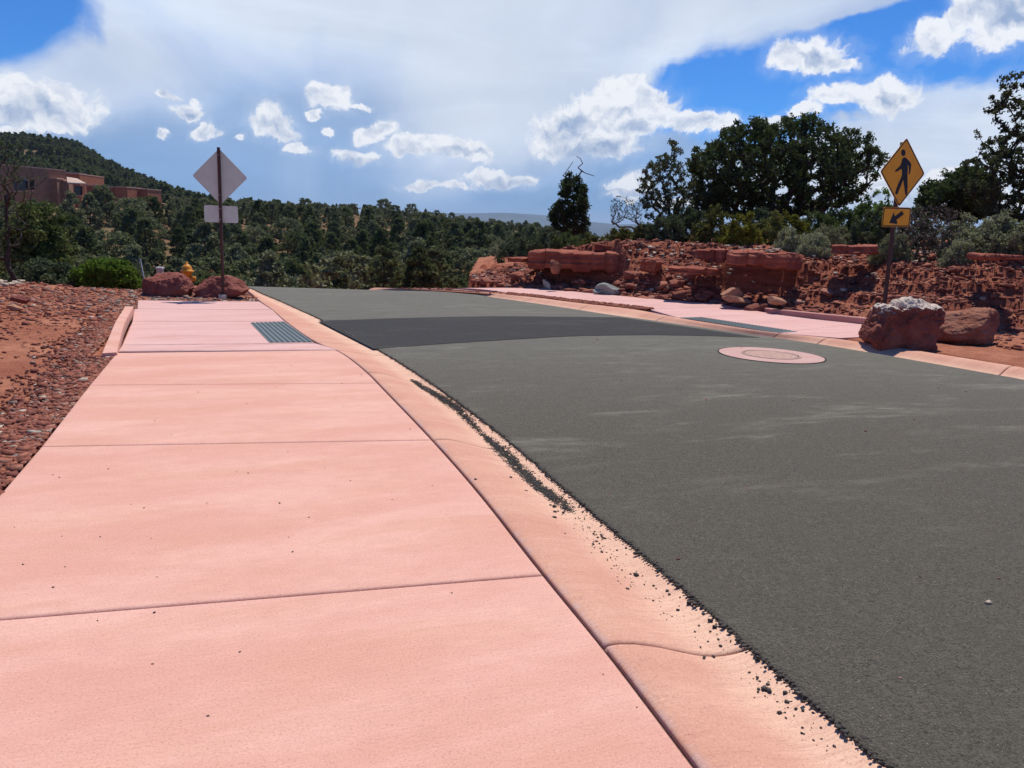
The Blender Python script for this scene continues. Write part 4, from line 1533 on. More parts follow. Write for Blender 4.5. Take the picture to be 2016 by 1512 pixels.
ledge('longest red sandstone ledge, overhanging a dark hollow near the left end of the bank', 1146, 494, 20.9, 2.7, 0.62, 1.5, 3, rz=-0.24, tilt=0.02, n=72)
ledge('small flat slab lying on top of the longest ledge', 1206, 483, 21.0, 0.80, 0.19, 0.6, 5, rz=-0.2)
ledge('low square red block right of the longest ledge', 1285, 510, 19.5, 0.55, 0.36, 0.6, 7, rz=-0.3)
ledge('thin red ledge behind and left of the sunlit slab', 1413, 491, 18.3, 0.84, 0.34, 0.9, 9, rz=-0.3)
ledge('thick sunlit-topped sandstone slab in the middle of the bank', 1512, 497, 17.0, 1.50, 0.40, 1.2, 13, rz=-0.32, tilt=-0.02, n=72)
ledge('dark red ledge poking out below the grey bushes', 1694, 483, 16.6, 0.98, 0.24, 0.9, 15, rz=-0.4, tilt=0.04, rough=0.10)
ledge('narrow broken ledge low in the bank, half buried', 1372, 528, 18.0, 1.2, 0.18, 0.7, 17, rz=-0.3, rough=0.08)
ledge('thin cracked ledge at the right end of the bank', 1985, 503, 14.1, 0.5, 0.12, 0.9, 19, rz=-0.1, rough=0.07)
ledge('weathered dark slab at the left end of the bank', 1022, 508, 21.6, 0.55, 0.15, 0.6, 25, rz=-0.5, rough=0.08)


# ---- loose stones: many small ones as masses, the larger ones one by one
def stone_protos(n, k, flat=1.0):
    out = []
    for i in range(k):
        if n <= 3:      # small angular chips
            c_ = np.array([[x_, y_, z_] for x_ in (-1, 1) for y_ in (-1, 1) for z_ in (-1, 1)], float)
            c_ += rng.uniform(-0.42, 0.42, c_.shape)
            v_ = c_ * np.array([0.85, rng.uniform(0.45, 0.75), rng.uniform(0.22, 0.55) * flat])
            f_ = np.array([[0, 1, 3, 2], [4, 6, 7, 5], [0, 4, 5, 1], [2, 3, 7, 6], [0, 2, 6, 4], [1, 5, 7, 3]])
            out.append((v_, f_))
            continue
        v_, f_ = plane_rock(n, 100 + i, planes=7, rough=0.10)
        out.append((v_ * np.array([1.15, rng.uniform(0.5, 0.85), rng.uniform(0.3, 0.6) * flat]), f_))
    return out


SM = stone_protos(3, 24)
MD = stone_protos(6, 8)


def stone_mass(name, label, xs, ys, sizes, tints, protos, mat, kind='stuff', cat='gravel', sink=0.25, zfun=None, tiltmax=0.5):
    vs, fs, tn, o_ = [], [], [], 0
    zs = (zfun or (lambda a, b: G(a, b)))(np.asarray(xs), np.asarray(ys))
    N_ = len(xs)
    yaw = rng.uniform(0, 2 * np.pi, N_)
    tx = rng.uniform(-tiltmax, tiltmax, N_)
    for i in range(N_):
        v_, f_ = protos[i % len(protos)]
        a = yaw[i]
        c, s_ = math.cos(a), math.sin(a)
        ct, st = math.cos(tx[i]), math.sin(tx[i])
        Rm = np.array([[c, s_, 0], [-s_ * ct, c * ct, st], [s_ * st, -c * st, ct]])
        w_ = (v_ * sizes[i]) @ Rm
        w_ = w_ + np.array([xs[i], ys[i], zs[i] + sizes[i] * (0.35 - sink)])
        vs.append(w_)
        fs.append(f_ + o_)
        o_ += len(v_)
        tn.append(np.full(len(v_), tints[i]))
    ob = mesh(name, np.vstack(vs), np.vstack(fs), mat, attrs={'tint': np.concatenate(tn)})
    return tag(ob, label, cat, kind=kind)


# gravel along the left of the sidewalk
def left_gravel():
    n = 12000
    t = rng.uniform(0, 1, n) ** 1.25
    base = Lw1 - Ldir * 1.6
    L_ = np.linalg.norm(Lw0 - base) + 4.2
    pts = base + Ldir * (t * L_)[:, None]
    perp = np.array([-Ldir[1], Ldir[0]])
    if perp[0] > 0:
        perp = -perp
    wid = 0.95 - 0.62 * t
    off_ = -0.02 + np.abs(rng.normal(0, 0.42, n)) * wid
    # step left round the header curb
    off_ = off_ + np.where(t * L_ > np.linalg.norm(Lw0 - base) - 0.05, 0.30, 0.0)
    pts = pts + perp * off_[:, None]
    k = ~in_poly(pts[:, 0], pts[:, 1], pave_poly)
    pts = pts[k]
    sz = np.clip(rng.lognormal(math.log(0.016), 0.38, len(pts)), 0.007, 0.045)
    tn = np.clip(rng.beta(2.0, 2.6, len(pts)) * 0.95 + (rng.uniform(size=len(pts)) < 0.07) * 0.45, 0, 1)
    z0 = lambda a, b: G(a, b) + 0.012
    stone_mass('gravel', 'dark red gravel strewn along the left edge of the sidewalk', pts[:, 0], pts[:, 1], sz, tn, SM, M['stones'], zfun=z0)


left_gravel()


def spoil():
    n = 34000
    x = rng.uniform(-14.5, -3.9, n)
    y = rng.uniform(6.5, 17.6, n)
    pc = colpx(x, y)
    hump = np.exp(-(((x + 9.6) / 3.2) ** 2 + ((y - 13.2) / 3.0) ** 2)) + 0.8 * np.exp(-(((x + 6.8) / 2.2) ** 2 + ((y - 15.6) / 2.0) ** 2)) + 0.03
    k = (rng.uniform(size=n) < np.clip(hump, 0, 1)) & (~in_poly(x, y, pave_poly)) & (pc > -60)
    x, y = x[k], y[k]
    grey = np.exp(-(((x + 6.6) / 1.9) ** 2 + ((y - 15.4) / 2.2) ** 2))
    sz = np.clip(rng.lognormal(math.log(0.018), 0.55, len(x)), 0.008, 0.065)
    tn = np.where(rng.uniform(size=len(x)) < grey * 0.85, rng.uniform(0.78, 0.93, len(x)), np.clip(rng.beta(2.2, 2.6, len(x)) * 0.9, 0, 1))
    tn = np.where(rng.uniform(size=len(x)) < 0.03, 0.97, tn)
    stone_mass('rubble', 'red and grey broken rubble heaped at the left behind the dirt', x, y, sz, tn, SM, M['stones'], cat='rubble')


spoil()
# pale stones on top of the heap at the left edge
xs_, ys_ = rng.uniform(-11.6, -9.9, 260), rng.uniform(14.0, 15.6, 260)
stone_mass('rubble', 'white stones on top of the spoil heap at the left edge', xs_, ys_, rng.uniform(0.03, 0.085, 260), rng.uniform(0.94, 1.0, 260), SM, M['stones'], cat='rubble', sink=0.0)

fs_pl = resample(foot[2:-1], step=0.02)
fs_d = np.gradient(fs_pl, axis=0)
fs_d /= np.linalg.norm(fs_d, axis=1, keepdims=True)
fs_n = np.stack([-fs_d[:, 1], fs_d[:, 0]], 1)


def bank_pts(n, smin, smax, power=1.0, xr=(-1.5, 13.5)):
    i = rng.integers(0, len(fs_pl), n)
    s_ = smin + (smax - smin) * rng.uniform(0, 1, n) ** power
    p_ = fs_pl[i] + fs_n[i] * s_[:, None]
    k = (p_[:, 0] > xr[0]) & (p_[:, 0] < xr[1])
    return p_[k], s_[k]


p_, s_ = bank_pts(34000, 0.05, 3.4, 0.9, (-2.3, 13.5))
clp = fbm2(p_[:, 0], p_[:, 1], 1.6, 3, 97)
sz = np.clip(rng.lognormal(math.log(0.018), 0.62, len(p_)) * (1 + 0.8 * np.clip(clp, -0.6, 1)), 0.008, 0.12)
tn = np.clip(rng.beta(1.8, 3.2, len(p_)) * 0.85, 0, 1)
tn = np.where(rng.uniform(size=len(p_)) < 0.02, rng.uniform(0.7, 0.95, len(p_)), tn)
stone_mass('rubble', 'broken red rock fragments covering the cut bank', p_[:, 0], p_[:, 1], sz, tn, SM, M['stones'], cat='rubble')
# coarse talus along the foot
p_, s_ = bank_pts(1500, 0.0, 0.85, 1.3, (-1.4, 7.0))
fy = np.interp(p_[:, 0], [-1.4, 1, 2.5, 5.0, 6.0, 7.0], [0.6, 0.9, 1, 1, 0.4, 0.1])
k = rng.uniform(size=len(p_)) < fy
p_ = p_[k]
sz = np.clip(rng.lognormal(math.log(0.072), 0.38, len(p_)), 0.035, 0.20)
tn = np.clip(rng.beta(2.2, 2.4, len(p_)) * 0.92, 0, 1)
stone_mass('rubble', 'coarse red talus piled along the foot of the bank', p_[:, 0], p_[:, 1], sz, tn, MD, M['stones'], cat='rubble', tiltmax=0.8)
# pale stones on the shelf of the bank
xs_, ys_ = [], []
for (px_, Y_, n_, sx, sy) in ((1700, 19.5, 420, 0.9, 1.4), (1460, 19.3, 170, 0.9, 0.5), (1540, 19.0, 90, 0.6, 0.4), (1120, 23.4, 110, 1.8, 0.6), (1020, 24.2, 60, 1.0, 0.5), (1330, 20.8, 60, 1.0, 0.5)):
    b_ = atY(px_, 480, Y_)
    xs_.append(b_[0] + rng.normal(0, sx, n_))
    ys_.append(Y_ + rng.normal(0, sy, n_))
xs_, ys_ = np.concatenate(xs_), np.concatenate(ys_)
stone_mass('rubble', 'pale chalky stones scattered on the shelf above the bank', xs_, ys_, rng.uniform(0.025, 0.075, len(xs_)), rng.uniform(0.9, 1.0, len(xs_)), SM, M['stones'], cat='rubble', sink=0.05)
# dirt margin right of the boulders
p_, s_ = bank_pts(3500, -2.2, 0.3, 1.0, (6.9, 14))
k = ~in_poly(p_[:, 0], p_[:, 1], pave_poly)
p_ = p_[k]
stone_mass('gravel', 'small red stones on the dirt margin right of the two boulders', p_[:, 0], p_[:, 1], np.clip(rng.lognormal(math.log(0.022), 0.5, len(p_)), 0.01, 0.09), np.clip(rng.beta(1.8, 3, len(p_)) * 0.9, 0, 1), SM, M['stones'])
# gravel strip between kerb and right sidewalk
dd = line([(1000, 580.2), (1059.5, 585.4), (1119, 593.6), (1178.6, 600.3), (1238, 607), (1270, 609.5)], 0.03)
ee = line([(1000, 575.7), (1059.5, 581), (1119, 588.4), (1178.6, 595), (1253, 602.5), (1288, 607.5)], 0.03)
dd = np.vstack([dd[0] + (dd[0] - dd[1]) * 4, resample(dd, n=40)])
ee = np.vstack([ee[0] + (ee[0] - ee[1]) * 4, resample(ee, n=40)])
XY = np.stack([dd, ee], 1)
o = mesh('gravel_bed', np.dstack([XY, P(XY[..., 0], XY[..., 1]) + 0.026]).reshape(-1, 3), grid_faces(len(dd), 2), M['soil'])
tag(o, 'strip of red dirt between right kerb and sidewalk', 'ground', kind='structure')
n = 2600
t = rng.uniform(0, 1, n)
w_ = rng.uniform(0, 1, n)
i_ = t * (len(dd) - 1)
a_ = np.stack([np.interp(i_, np.arange(len(dd)), dd[:, k]) for k in (0, 1)], 1)
b_ = np.stack([np.interp(i_, np.arange(len(ee)), ee[:, k]) for k in (0, 1)], 1)
p_ = a_ * (1 - w_[:, None]) + b_ * w_[:, None]
stone_mass('gravel', 'thin strip of red gravel between right kerb and sidewalk', p_[:, 0], p_[:, 1], rng.uniform(0.012, 0.034, n), np.clip(rng.beta(2, 3, n) * 0.8, 0, 1), SM, M['stones'], zfun=lambda a, b: P(a, b) + 0.03)

# asphalt crumbs on the kerb
def kerb_pt(px, py):
    return at(px, py, -0.06)


_ms = np.linspace(0, cumk[-1], 2600)
kA_ = np.stack([np.interp(_ms, cumk, As[:, k]) for k in (0, 1)], 1)
kB_ = np.stack([np.interp(_ms, cumk, Bs[:, k]) for k in (0, 1)], 1)


def kerb_h(pts):
    i = np.concatenate([np.argmin(((c_[:, None, :] - kB_[None]) ** 2).sum(2), 1) for c_ in np.array_split(pts, 40)])
    a, b = kA_[i], kB_[i]
    u = np.clip(((pts - a) * (b - a)).sum(1) / ((b - a) ** 2).sum(1), 0, 1)
    return P(pts[:, 0], pts[:, 1]) + kerb_profile(u, np.zeros(len(u)))


cr = []
band = line([(812, 747), (830, 760), (862, 779), (905, 808), (945, 850), (985, 884), (1020, 920), (1060, 958), (1100, 985), (1125, 1005)], -0.065)
dens = resample(band, n=200)
den_w = np.interp(np.linspace(0, 1, 200), [0, 0.12, 0.25, 0.4, 0.5, 0.56, 0.62, 0.9, 1.0], [0.25, 1, 1, 0.7, 0.25, 0.2, 1.2, 1.6, 0.3])
cdf = np.cumsum(den_w) / den_w.sum()
n = 30000
ii = np.searchsorted(cdf, rng.uniform(0, 1, n))
ii = np.clip(ii, 0, 199)
wdt_ = np.interp(ii / 199, [0, 0.3, 0.55, 0.7, 1], [0.016, 0.024, 0.02, 0.032, 0.022])
tt_ = np.clip(ii + rng.uniform(-0.5, 0.5, n), 0, 199)
pc_ = np.stack([np.interp(tt_, np.arange(200), dens[:, k]) for k in (0, 1)], 1)
p1 = pc_ + rng.normal(0, 1, (n, 2)) * wdt_[:, None] * 0.9 + rng.normal(0, 0.006, (n, 2))
keep_ = fbm2(p1[:, 0], p1[:, 1], 22.0, 3, 91) > rng.uniform(-0.55, 0.12, n)
p1 = p1[keep_]
n = len(p1)
s1 = np.clip(rng.lognormal(math.log(0.0022), 0.45, n), 0.0012, 0.010)
# scattered crumbs further down the gutter
n2 = 800
ti = rng.uniform(0, 1, n2)
gp = line([(1110, 995), (1150, 1040), (1250, 1145), (1330, 1200), (1420, 1265), (1510, 1345), (1600, 1440), (1680, 1512)], -0.06)
g_ = resample(gp, n=300)[(ti * 299).astype(int)]
cl = fbm2(g_[:, 0] * 1, g_[:, 1] * 1, 5.0, 2, 88)
kk = cl > rng.uniform(-0.35, 0.35, n2)
g_ = g_[kk] + rng.normal(0, 0.045, (kk.sum(), 2))
s2 = np.clip(rng.lognormal(math.log(0.0028), 0.55, len(g_)), 0.0016, 0.010)
# crumbly lip of the asphalt
n3 = 12000
jj = (rng.uniform(0, 1, n3) ** 1.4 * len(nB) * 0.72).astype(int)
e_ = nB[jj] + dBn[jj] * (rng.normal(0.012, 0.011, n3) + jit[jj])[:, None] + rng.normal(0, 0.003, (n3, 2))
s3 = np.clip(rng.lognormal(math.log(0.0042), 0.45, n3), 0.002, 0.012)
big = np.array([kerb_pt(*q__) for q__ in [(1399, 1225), (1386, 1294), (1407, 1236), (1491, 1303), (1511, 1345), (1515, 1358), (1504, 1353), (1253, 1129), (1091, 995), (1092, 1006), (1092, 1020), (1005, 943), (1035, 968), (936, 963), (1357, 1189), (1313, 1162), (1318, 1168)]])
allp = np.vstack([p1, g_, e_, big])
allz = kerb_h(allp)
lipz = P(e_[:, 0], e_[:, 1]) - 0.044
allz[len(p1) + len(g_):len(p1) + len(g_) + n3] = lipz
sizes = np.concatenate([s1, s2, s3, np.full(len(big), 0.011) * rng.uniform(0.7, 1.3, len(big))])
zlook = allz
vs, fs, o_ = [], [], 0
for i in range(len(allp)):
    v_, f_ = SM[i % len(SM)]
    w_ = rot_z(v_ * np.array([1, 1, 1.2]) * sizes[i], i * 1.7)
    vs.append(w_ + np.array([allp[i, 0], allp[i, 1], allz[i] + sizes[i] * 0.35]))
    fs.append(f_ + o_)
    o_ += len(v_)
o = mesh('asphalt_crumbs', np.vstack(vs), np.vstack(fs), M['crumb'])
tag(o, 'black asphalt crumbs spilled in the gutter and along the road edge', 'crumbs', kind='stuff')

nd_ = 60
dq = np.stack([rng.uniform(-3.2, 0.9, nd_ * 6), rng.uniform(1.6, 9.0, nd_ * 6)], 1)
poly_w = np.vstack([[r_[0] for r_ in rows_], [r_[1][1] for r_ in rows_][::-1]])
dq = dq[in_poly(dq[:, 0], dq[:, 1], poly_w)][:nd_]
stone_mass('grit', 'tiny dark grit scattered over the foreground sidewalk', dq[:, 0], dq[:, 1], rng.uniform(0.0022, 0.0065, len(dq)), rng.uniform(0, 0.5, len(dq)), SM, M['crumb'], zfun=lambda a, b: P(a, b), cat='grit')
dq = np.stack([rng.uniform(0.5, 7, 500), rng.uniform(2.2, 14, 500)], 1)
dz_ = road_z(dq[:, 0], dq[:, 1])
ok_ = dz_ > P(dq[:, 0], dq[:, 1]) - 0.033
dq, dz_ = dq[ok_], dz_[ok_]
stone_mass('grit', 'loose grit and pebbles scattered over the road', dq[:, 0], dq[:, 1], np.clip(rng.lognormal(math.log(0.0045), 0.5, len(dq)), 0.002, 0.014), rng.uniform(0.1, 1.0, len(dq)), SM, M['stones'], zfun=lambda a, b: dz_, cat='grit')
# larger single rocks in the talus
tal = [(1000, 562, 21.4), (1022, 563, 21.2), (1045, 565, 21), (1072, 567, 20.6), (1095, 566, 20.7), (1140, 573, 19.9), (1160, 570, 20.0), (1230, 576, 19.1), (1262, 578, 18.8), (1290, 582, 18.3), (1305, 575, 18.7),
       (1330, 586, 17.8), (1352, 582, 18.0), (1380, 590, 17.3), (1402, 592, 17.1), (1418, 584, 17.3), (1470, 598, 16.3), (1492, 590, 16.5), (1560, 607, 15.4), (1580, 598, 15.7), (1452, 600, 16.4), (1510, 585, 16.6), (1600, 560, 15.9),
       (1640, 590, 15.1), (1565, 575, 16.2), (1345, 560, 18.6), (1240, 555, 19.7), (1190, 560, 19.9), (1460, 560, 17.4), (1110, 560, 21.0)]
P12 = [plane_rock(14, 300 + i, planes=10, rough=0.07) for i in range(8)]
for i, (px_, py_, Y_) in enumerate(tal):
    v_, f_ = P12[i % 8]
    sz_ = rng.uniform(0.11, 0.20)
    v_ = rot_z(v_ * np.array([1.15, 0.8, 0.55]) * sz_, rng.uniform(0, 6))
    b_ = atY(px_, py_, Y_)
    ob = mesh('talus_rock', v_, f_, M['stones'], attrs={'tint': np.full(len(v_), rng.uniform(0.15, 0.72))}, loc=(b_[0], Y_, gz1(b_[0], Y_) + sz_ * 0.22))
    tag(ob, 'angular red rock lying in the rubble along the foot of the bank', 'rock', 'red rocks along the foot of the bank')


def single(label, px, py, Y, size, dims, mat, seed, rz=0.0, tilt=0.0, cat='rock'):
    v_, f_ = plane_rock(26, seed, planes=9, rough=0.05)
    v_ = v_ * np.array(dims) * size
    c, s_ = math.cos(tilt), math.sin(tilt)
    v_ = v_ @ np.array([[c, 0, s_], [0, 1, 0], [-s_, 0, c]])
    v_ = rot_z(v_, rz)
    b_ = atY(px, py, Y)
    ob = mesh('rock', v_, f_, mat, loc=(b_[0], Y, max(gz1(b_[0], Y), b_[2] - size * dims[2] * 0.6) + size * dims[2] * 0.5))
    return tag(ob, label, cat)


single('pale orange angular rock propped highest on the talus', 1441, 578, 16.9, 0.19, (1, 0.7, 0.55), M['slab_orange'], 401, 0.2, 0.15)
single('orange slab lying flat under the pale orange rock', 1450, 590, 16.7, 0.20, (1.2, 0.8, 0.3), M['slab_orange'], 402, 0.3, -0.15)
single('pale orange slab at the right end of the talus pile', 1527, 593, 16.0, 0.17, (1.1, 0.7, 0.4), M['slab_orange'], 403, 0.4, -0.2)
single('largest pale grey rock at the foot of the bank', 1203, 570, 19.6, 0.26, (1.1, 0.8, 0.5), M['grey_rock'], 404, 0.1, -0.1)
single('small grey rock left of the largest grey one', 1180, 573, 19.6, 0.13, (1, 0.8, 0.6), M['grey_rock'], 405, 0.8)
single('upright grey stone below the left end of the longest ledge', 1078, 561, 20.6, 0.13, (0.5, 0.6, 1.2), M['grey_rock'], 406, 0.5, 0.5)
single('round knobbly rock stuck in the face of the longest ledge', 1094, 523, 20.25, 0.14, (1, 0.7, 1), M['boulder_brown'], 407, 0.5)
single('dark block half buried in the spoil heap at the left', 40, 588, 12.6, 0.09, (1.2, 0.8, 0.7), M['boulder'], 408, 0.2)
single('pinkish angular rock on the face of the spoil heap', 30, 606, 11.8, 0.08, (1.2, 0.8, 0.5), M['slab_orange'], 409, 0.2)

# =====================================================================
# ADOBE BUILDING on the left slope
# =====================================================================
def atZ(px, py, z):
    d = px_dir(px, py)
    t = (z - HC) / d[2]
    return np.array([d[0] * t, d[1] * t, z])


bl = empty('adobe_house', tuple(atY(90, 400, 112)))
tag(bl, 'flat-roofed reddish adobe house among the trees on the left slope', 'house')
org = np.array(bl.location)


def massing(name, pl, pr, z0, depth, mat, down=9.0, lit_edge=True, edge_h=0.16, label=None):
    a, b_ = atZ(*pl, z0), atZ(*pr, z0)
    d = (b_ - a)[:2]
    d = d / np.linalg.norm(d)
    nn_ = np.array([-d[1], d[0]])
    if nn_[1] < 0:
        nn_ = -nn_
    c4 = [a[:2], b_[:2], b_[:2] + nn_ * depth, a[:2] + nn_ * depth]

    def prism(cs, z1, z2):
        v_ = [[*c_, z1] for c_ in cs] + [[*c_, z2] for c_ in cs]
        return np.array(v_) - org, [[0, 3, 2, 1], [4, 5, 6, 7], [0, 1, 5, 4], [1, 2, 6, 5], [2, 3, 7, 6], [3, 0, 4, 7]]
    v_, f_ = prism(c4, z0 - down, z0)
    w_ = mesh(name, v_, f_, mat, bl)
    if label:
        w_['label'] = label
    if lit_edge:
        ce = sum(c4) / 4
        cc_ = [c_ + (c_ - ce) / np.linalg.norm(c_ - ce) * 0.12 for c_ in c4]
        v_, f_ = prism(cc_, z0 + 0.003, z0 + edge_h)
        mesh('lit_edge', v_, f_, M['lit_edge'], w_)  # pale rim: the sunlit line along the wall top, painted in
    return w_, a, b_, nn_


w1, a1, b1, n1_ = massing('wall', (-70, 318), (128, 336.5), 8.4, 3, M['stucco'])
w2, a2, b2, n2_ = massing('wall', (131, 342.5), (181, 349), 8.1, 2, M['stucco_red'])
massing('wall', (137, 340.5), (170, 343), 8.6, 1.5, M['stucco_red'])
massing('wall', (183, 366.5), (216, 368.5), 6.0, 2, M['stucco_red'])
massing('wall', (215, 369.5), (249, 372), 5.8, 2, M['stucco_red'])
massing('wall', (250, 369.5), (290, 373.5), 5.9, 2, M['stucco_red'])
massing('wall', (290, 373.5), (317, 376), 5.8, 2, M['stucco_red'])
# stepped little parapet on the near wall
for (p0_, p1_, z_) in (((93, 352), (106, 353.5), 7.0), ((106, 355), (115, 356), 6.85), ((115, 358), (124, 359.5), 6.65)):
    massing('parapet', p0_, p1_, z_, 1.4, M['stucco'], down=5, edge_h=0.2)
# sloping pale roof with the porch below it
ra, rb, rc_ = atY(131, 348, 113.5), atY(133, 359, 112), atY(170, 361, 114)
rd = atY(152, 351.5, 116)
v = np.array([ra, rd, rc_, rb, ra - (0, 0, .18), rd - (0, 0, .18), rc_ - (0, 0, .18), rb - (0, 0, .18)]) - org
mesh('porch_roof', v, [[0, 1, 2, 3], [7, 6, 5, 4], [0, 3, 7, 4], [3, 2, 6, 7], [2, 1, 5, 6], [1, 0, 4, 5]], M['roof_pale'], bl)
pw, pa, pb, pn_ = massing('porch', (135, 361.5), (165, 363), 6.6, 3, M['stucco'], down=7, lit_edge=False)


def opening(px0, py0, px1, py1, Y, name='window', arch=False):
    c = [atY(px0, py1, Y), atY(px1, py1, Y), atY(px1, py0, Y), atY(px0, py0, Y)]
    if arch:
        mid_ = [(c[2] * (1 - t_) + c[3] * t_) + np.array([0, 0, 0.5 * math.sin(math.pi * t_)]) for t_ in np.linspace(0.1, 0.9, 7)]
        c = c[:3] + mid_ + c[3:]
    k = len(c)
    v_ = np.array(c + [p_ + np.array([0.05, 0.5, 0]) for p_ in c]) - org
    f_ = [list(range(k)), list(range(2 * k - 1, k - 1, -1))] + [[i, i + k, (i + 1) % k + k, (i + 1) % k] for i in range(k)]
    w_ = mesh(name, v_, f_, M['glass_dark'], bl)
    fr = [p_ for p_ in (c[0], c[1])]
    sill = np.array([fr[0] - (0.1, 0.05, 0.14), fr[1] + (0.1, -0.05, -0.14), fr[1] + (0.1, -0.05, -0.02), fr[0] + (-0.1, -0.05, -0.02)])
    v_ = np.vstack([sill, sill + (0, 0.3, 0)]) - org
    mesh('sill', v_, [[0, 1, 2, 3], [7, 6, 5, 4], [0, 4, 5, 1], [1, 5, 6, 2], [2, 6, 7, 3], [3, 7, 4, 0]], M['lit_edge'], w_)  # sill in the same pale colour as the lit wall tops
    return w_


opening(27, 356, 50, 375, 109.0, arch=True)
opening(58, 354, 62.5, 374, 111.0)
opening(146, 366, 158, 384, 113.2, name='door')
opening(8, 384, 24, 398, 108.3)

# =====================================================================
# VEGETATION
# =====================================================================
def leaves(c, size, asp=1.7, seed=0, up=0.0):
    r_ = np.random.default_rng(seed)
    n_ = len(c)
    u = r_.normal(size=(n_, 3))
    u[:, 2] += up
    u /= np.linalg.norm(u, axis=1, keepdims=True)
    w_ = r_.normal(size=(n_, 3))
    w_ -= (w_ * u).sum(1, keepdims=True) * u
    w_ /= np.linalg.norm(w_, axis=1, keepdims=True)
    s_ = (np.asarray(size) * r_.uniform(0.6, 1.3, n_))[:, None]
    a = u * s_ * asp * 0.5
    b_ = w_ * s_ * 0.5
    v_ = np.stack([c - a, c + b_ * 0.9 - a * 0.1, c + a, c - b_ * 0.9 - a * 0.1], 1).reshape(-1, 3)
    return v_, np.arange(n_ * 4).reshape(-1, 4)


def tubes(p0, p1, r0, r1, k=5):
    p0, p1 = np.asarray(p0, float), np.asarray(p1, float)
    d = p1 - p0
    L_ = np.linalg.norm(d, axis=1, keepdims=True)
    d = d / np.maximum(L_, 1e-6)
    h = np.where(np.abs(d[:, 2:3]) > 0.9, np.array([[1.0, 0, 0]]), np.array([[0, 0, 1.0]]))
    u = np.cross(d, h)
    u /= np.linalg.norm(u, axis=1, keepdims=True)
    w_ = np.cross(d, u)
    a = np.linspace(0, 2 * np.pi, k, endpoint=False)
    ring = u[:, None, :] * np.cos(a)[None, :, None] + w_[:, None, :] * np.sin(a)[None, :, None]
    A_ = p0[:, None, :] + ring * np.asarray(r0)[:, None, None]
    B_ = p1[:, None, :] + d[:, None, :] * (np.asarray(r1)[:, None, None] * 0.3) + ring * np.asarray(r1)[:, None, None]
    v_ = np.concatenate([A_, B_], 1).reshape(-1, 3)
    i = np.arange(k)
    j = (i + 1) % k
    f1 = np.stack([i, j, j + k, i + k], 1)
    f_ = (f1[None] + (np.arange(len(p0)) * 2 * k)[:, None, None]).reshape(-1, 4)
    return v_, f_


def skeleton(base, targets, trunk=None, seed=0, wob=0.06, seg=0.35, rad=0.012, up=0.25, rmax=0.3):
    """branches that reach every target from the trunk; returns edges, radii"""
    r_ = np.random.default_rng(seed)
    nodes = [np.array(base, float)]
    par = [-1]
    prev = 0
    for t_ in (trunk or []):
        t_ = np.array(t_, float)
        st = nodes[prev]
        k = max(1, int(np.linalg.norm(t_ - st) / seg))
        for i in range(1, k + 1):
            nodes.append(st + (t_ - st) * i / k + r_.normal(0, wob * 0.4, 3) * (i < k))
            par.append(prev)
            prev = len(nodes) - 1
    b0 = np.array(base, float)
    order = np.argsort(np.linalg.norm(targets - b0, axis=1))
    tips = []
    for ti in order:
        T_ = targets[ti]
        Nn = np.array(nodes)
        d = T_ - Nn
        dist = np.linalg.norm(d, axis=1)
        pen = dist + 0.9 * np.clip(Nn[:, 2] - T_[2] + 0.15 * dist, 0, None) + 0.15 * np.clip(dist - d[:, 2], 0, None)
        i0 = int(np.argmin(pen))
        k = max(1, int(dist[i0] / seg))
        st = Nn[i0]
        bow = np.array([0, 0, -up * dist[i0] * 0.5])
        pr = i0
        for i in range(1, k + 1):
            t_ = i / k
            nodes.append(st + (T_ - st) * t_ + bow * math.sin(math.pi * t_) * (0.6) + r_.normal(0, wob * min(1, dist[i0]), 3) * (i < k))
            par.append(pr)
            pr = len(nodes) - 1
        tips.append(pr)
    nodes = np.array(nodes)
    par = np.array(par)
    cnt = np.zeros(len(nodes))
    cnt[tips] += 1
    for i in range(len(nodes) - 1, 0, -1):
        cnt[par[i]] += max(cnt[i], 0.0)
    rad_ = np.minimum(rad * np.maximum(cnt, 0.5) ** 0.48, rmax)
    e = np.arange(1, len(nodes))
    return nodes, par, rad_, e, tips


def poly_targets(poly, Y, half, n, seed, edge=0.35, rmin=None):
    """points filling the volume whose outline is a photo outline at distance Y"""
    r_ = np.random.default_rng(seed)
    pl = np.array(poly, float)
    lo, hi = pl.min(0), pl.max(0)
    out = []
    cx, cy = pl.mean(0)
    while len(out) < n:
        q_ = r_.uniform(lo, hi, (n * 3, 2))
        ok = in_poly(q_[:, 0], q_[:, 1], pl)
        for p_ in q_[ok]:
            e = min(1.0, math.hypot((p_[0] - cx) / (hi[0] - lo[0]) * 2, (p_[1] - cy) / (hi[1] - lo[1]) * 2))
            dy = half * math.sqrt(max(0.05, 1 - e * e)) * r_.uniform(-1, 1)
            b_ = atY(p_[0], p_[1], Y)
            out.append([b_[0], b_[1] + dy, b_[2]])
            if len(out) >= n:
                break
    return np.array(out)


def place_base(px, Y):
    b_ = atY(px, 500, Y)
    return np.array([b_[0], Y, gz1(b_[0], Y) - 0.05])


def hitG(px, py, y0=12.0, y1=60.0):
    d = px_dir(px, py)
    Ys = np.linspace(y0, y1, 1400)
    t = Ys / d[1]
    g_ = HC + d[2] * t - G(d[0] * t, Ys)
    neg = np.where(g_ <= 0)[0]
    return Ys[neg[0]] if len(neg) else Ys[int(np.argmin(g_ / t))]


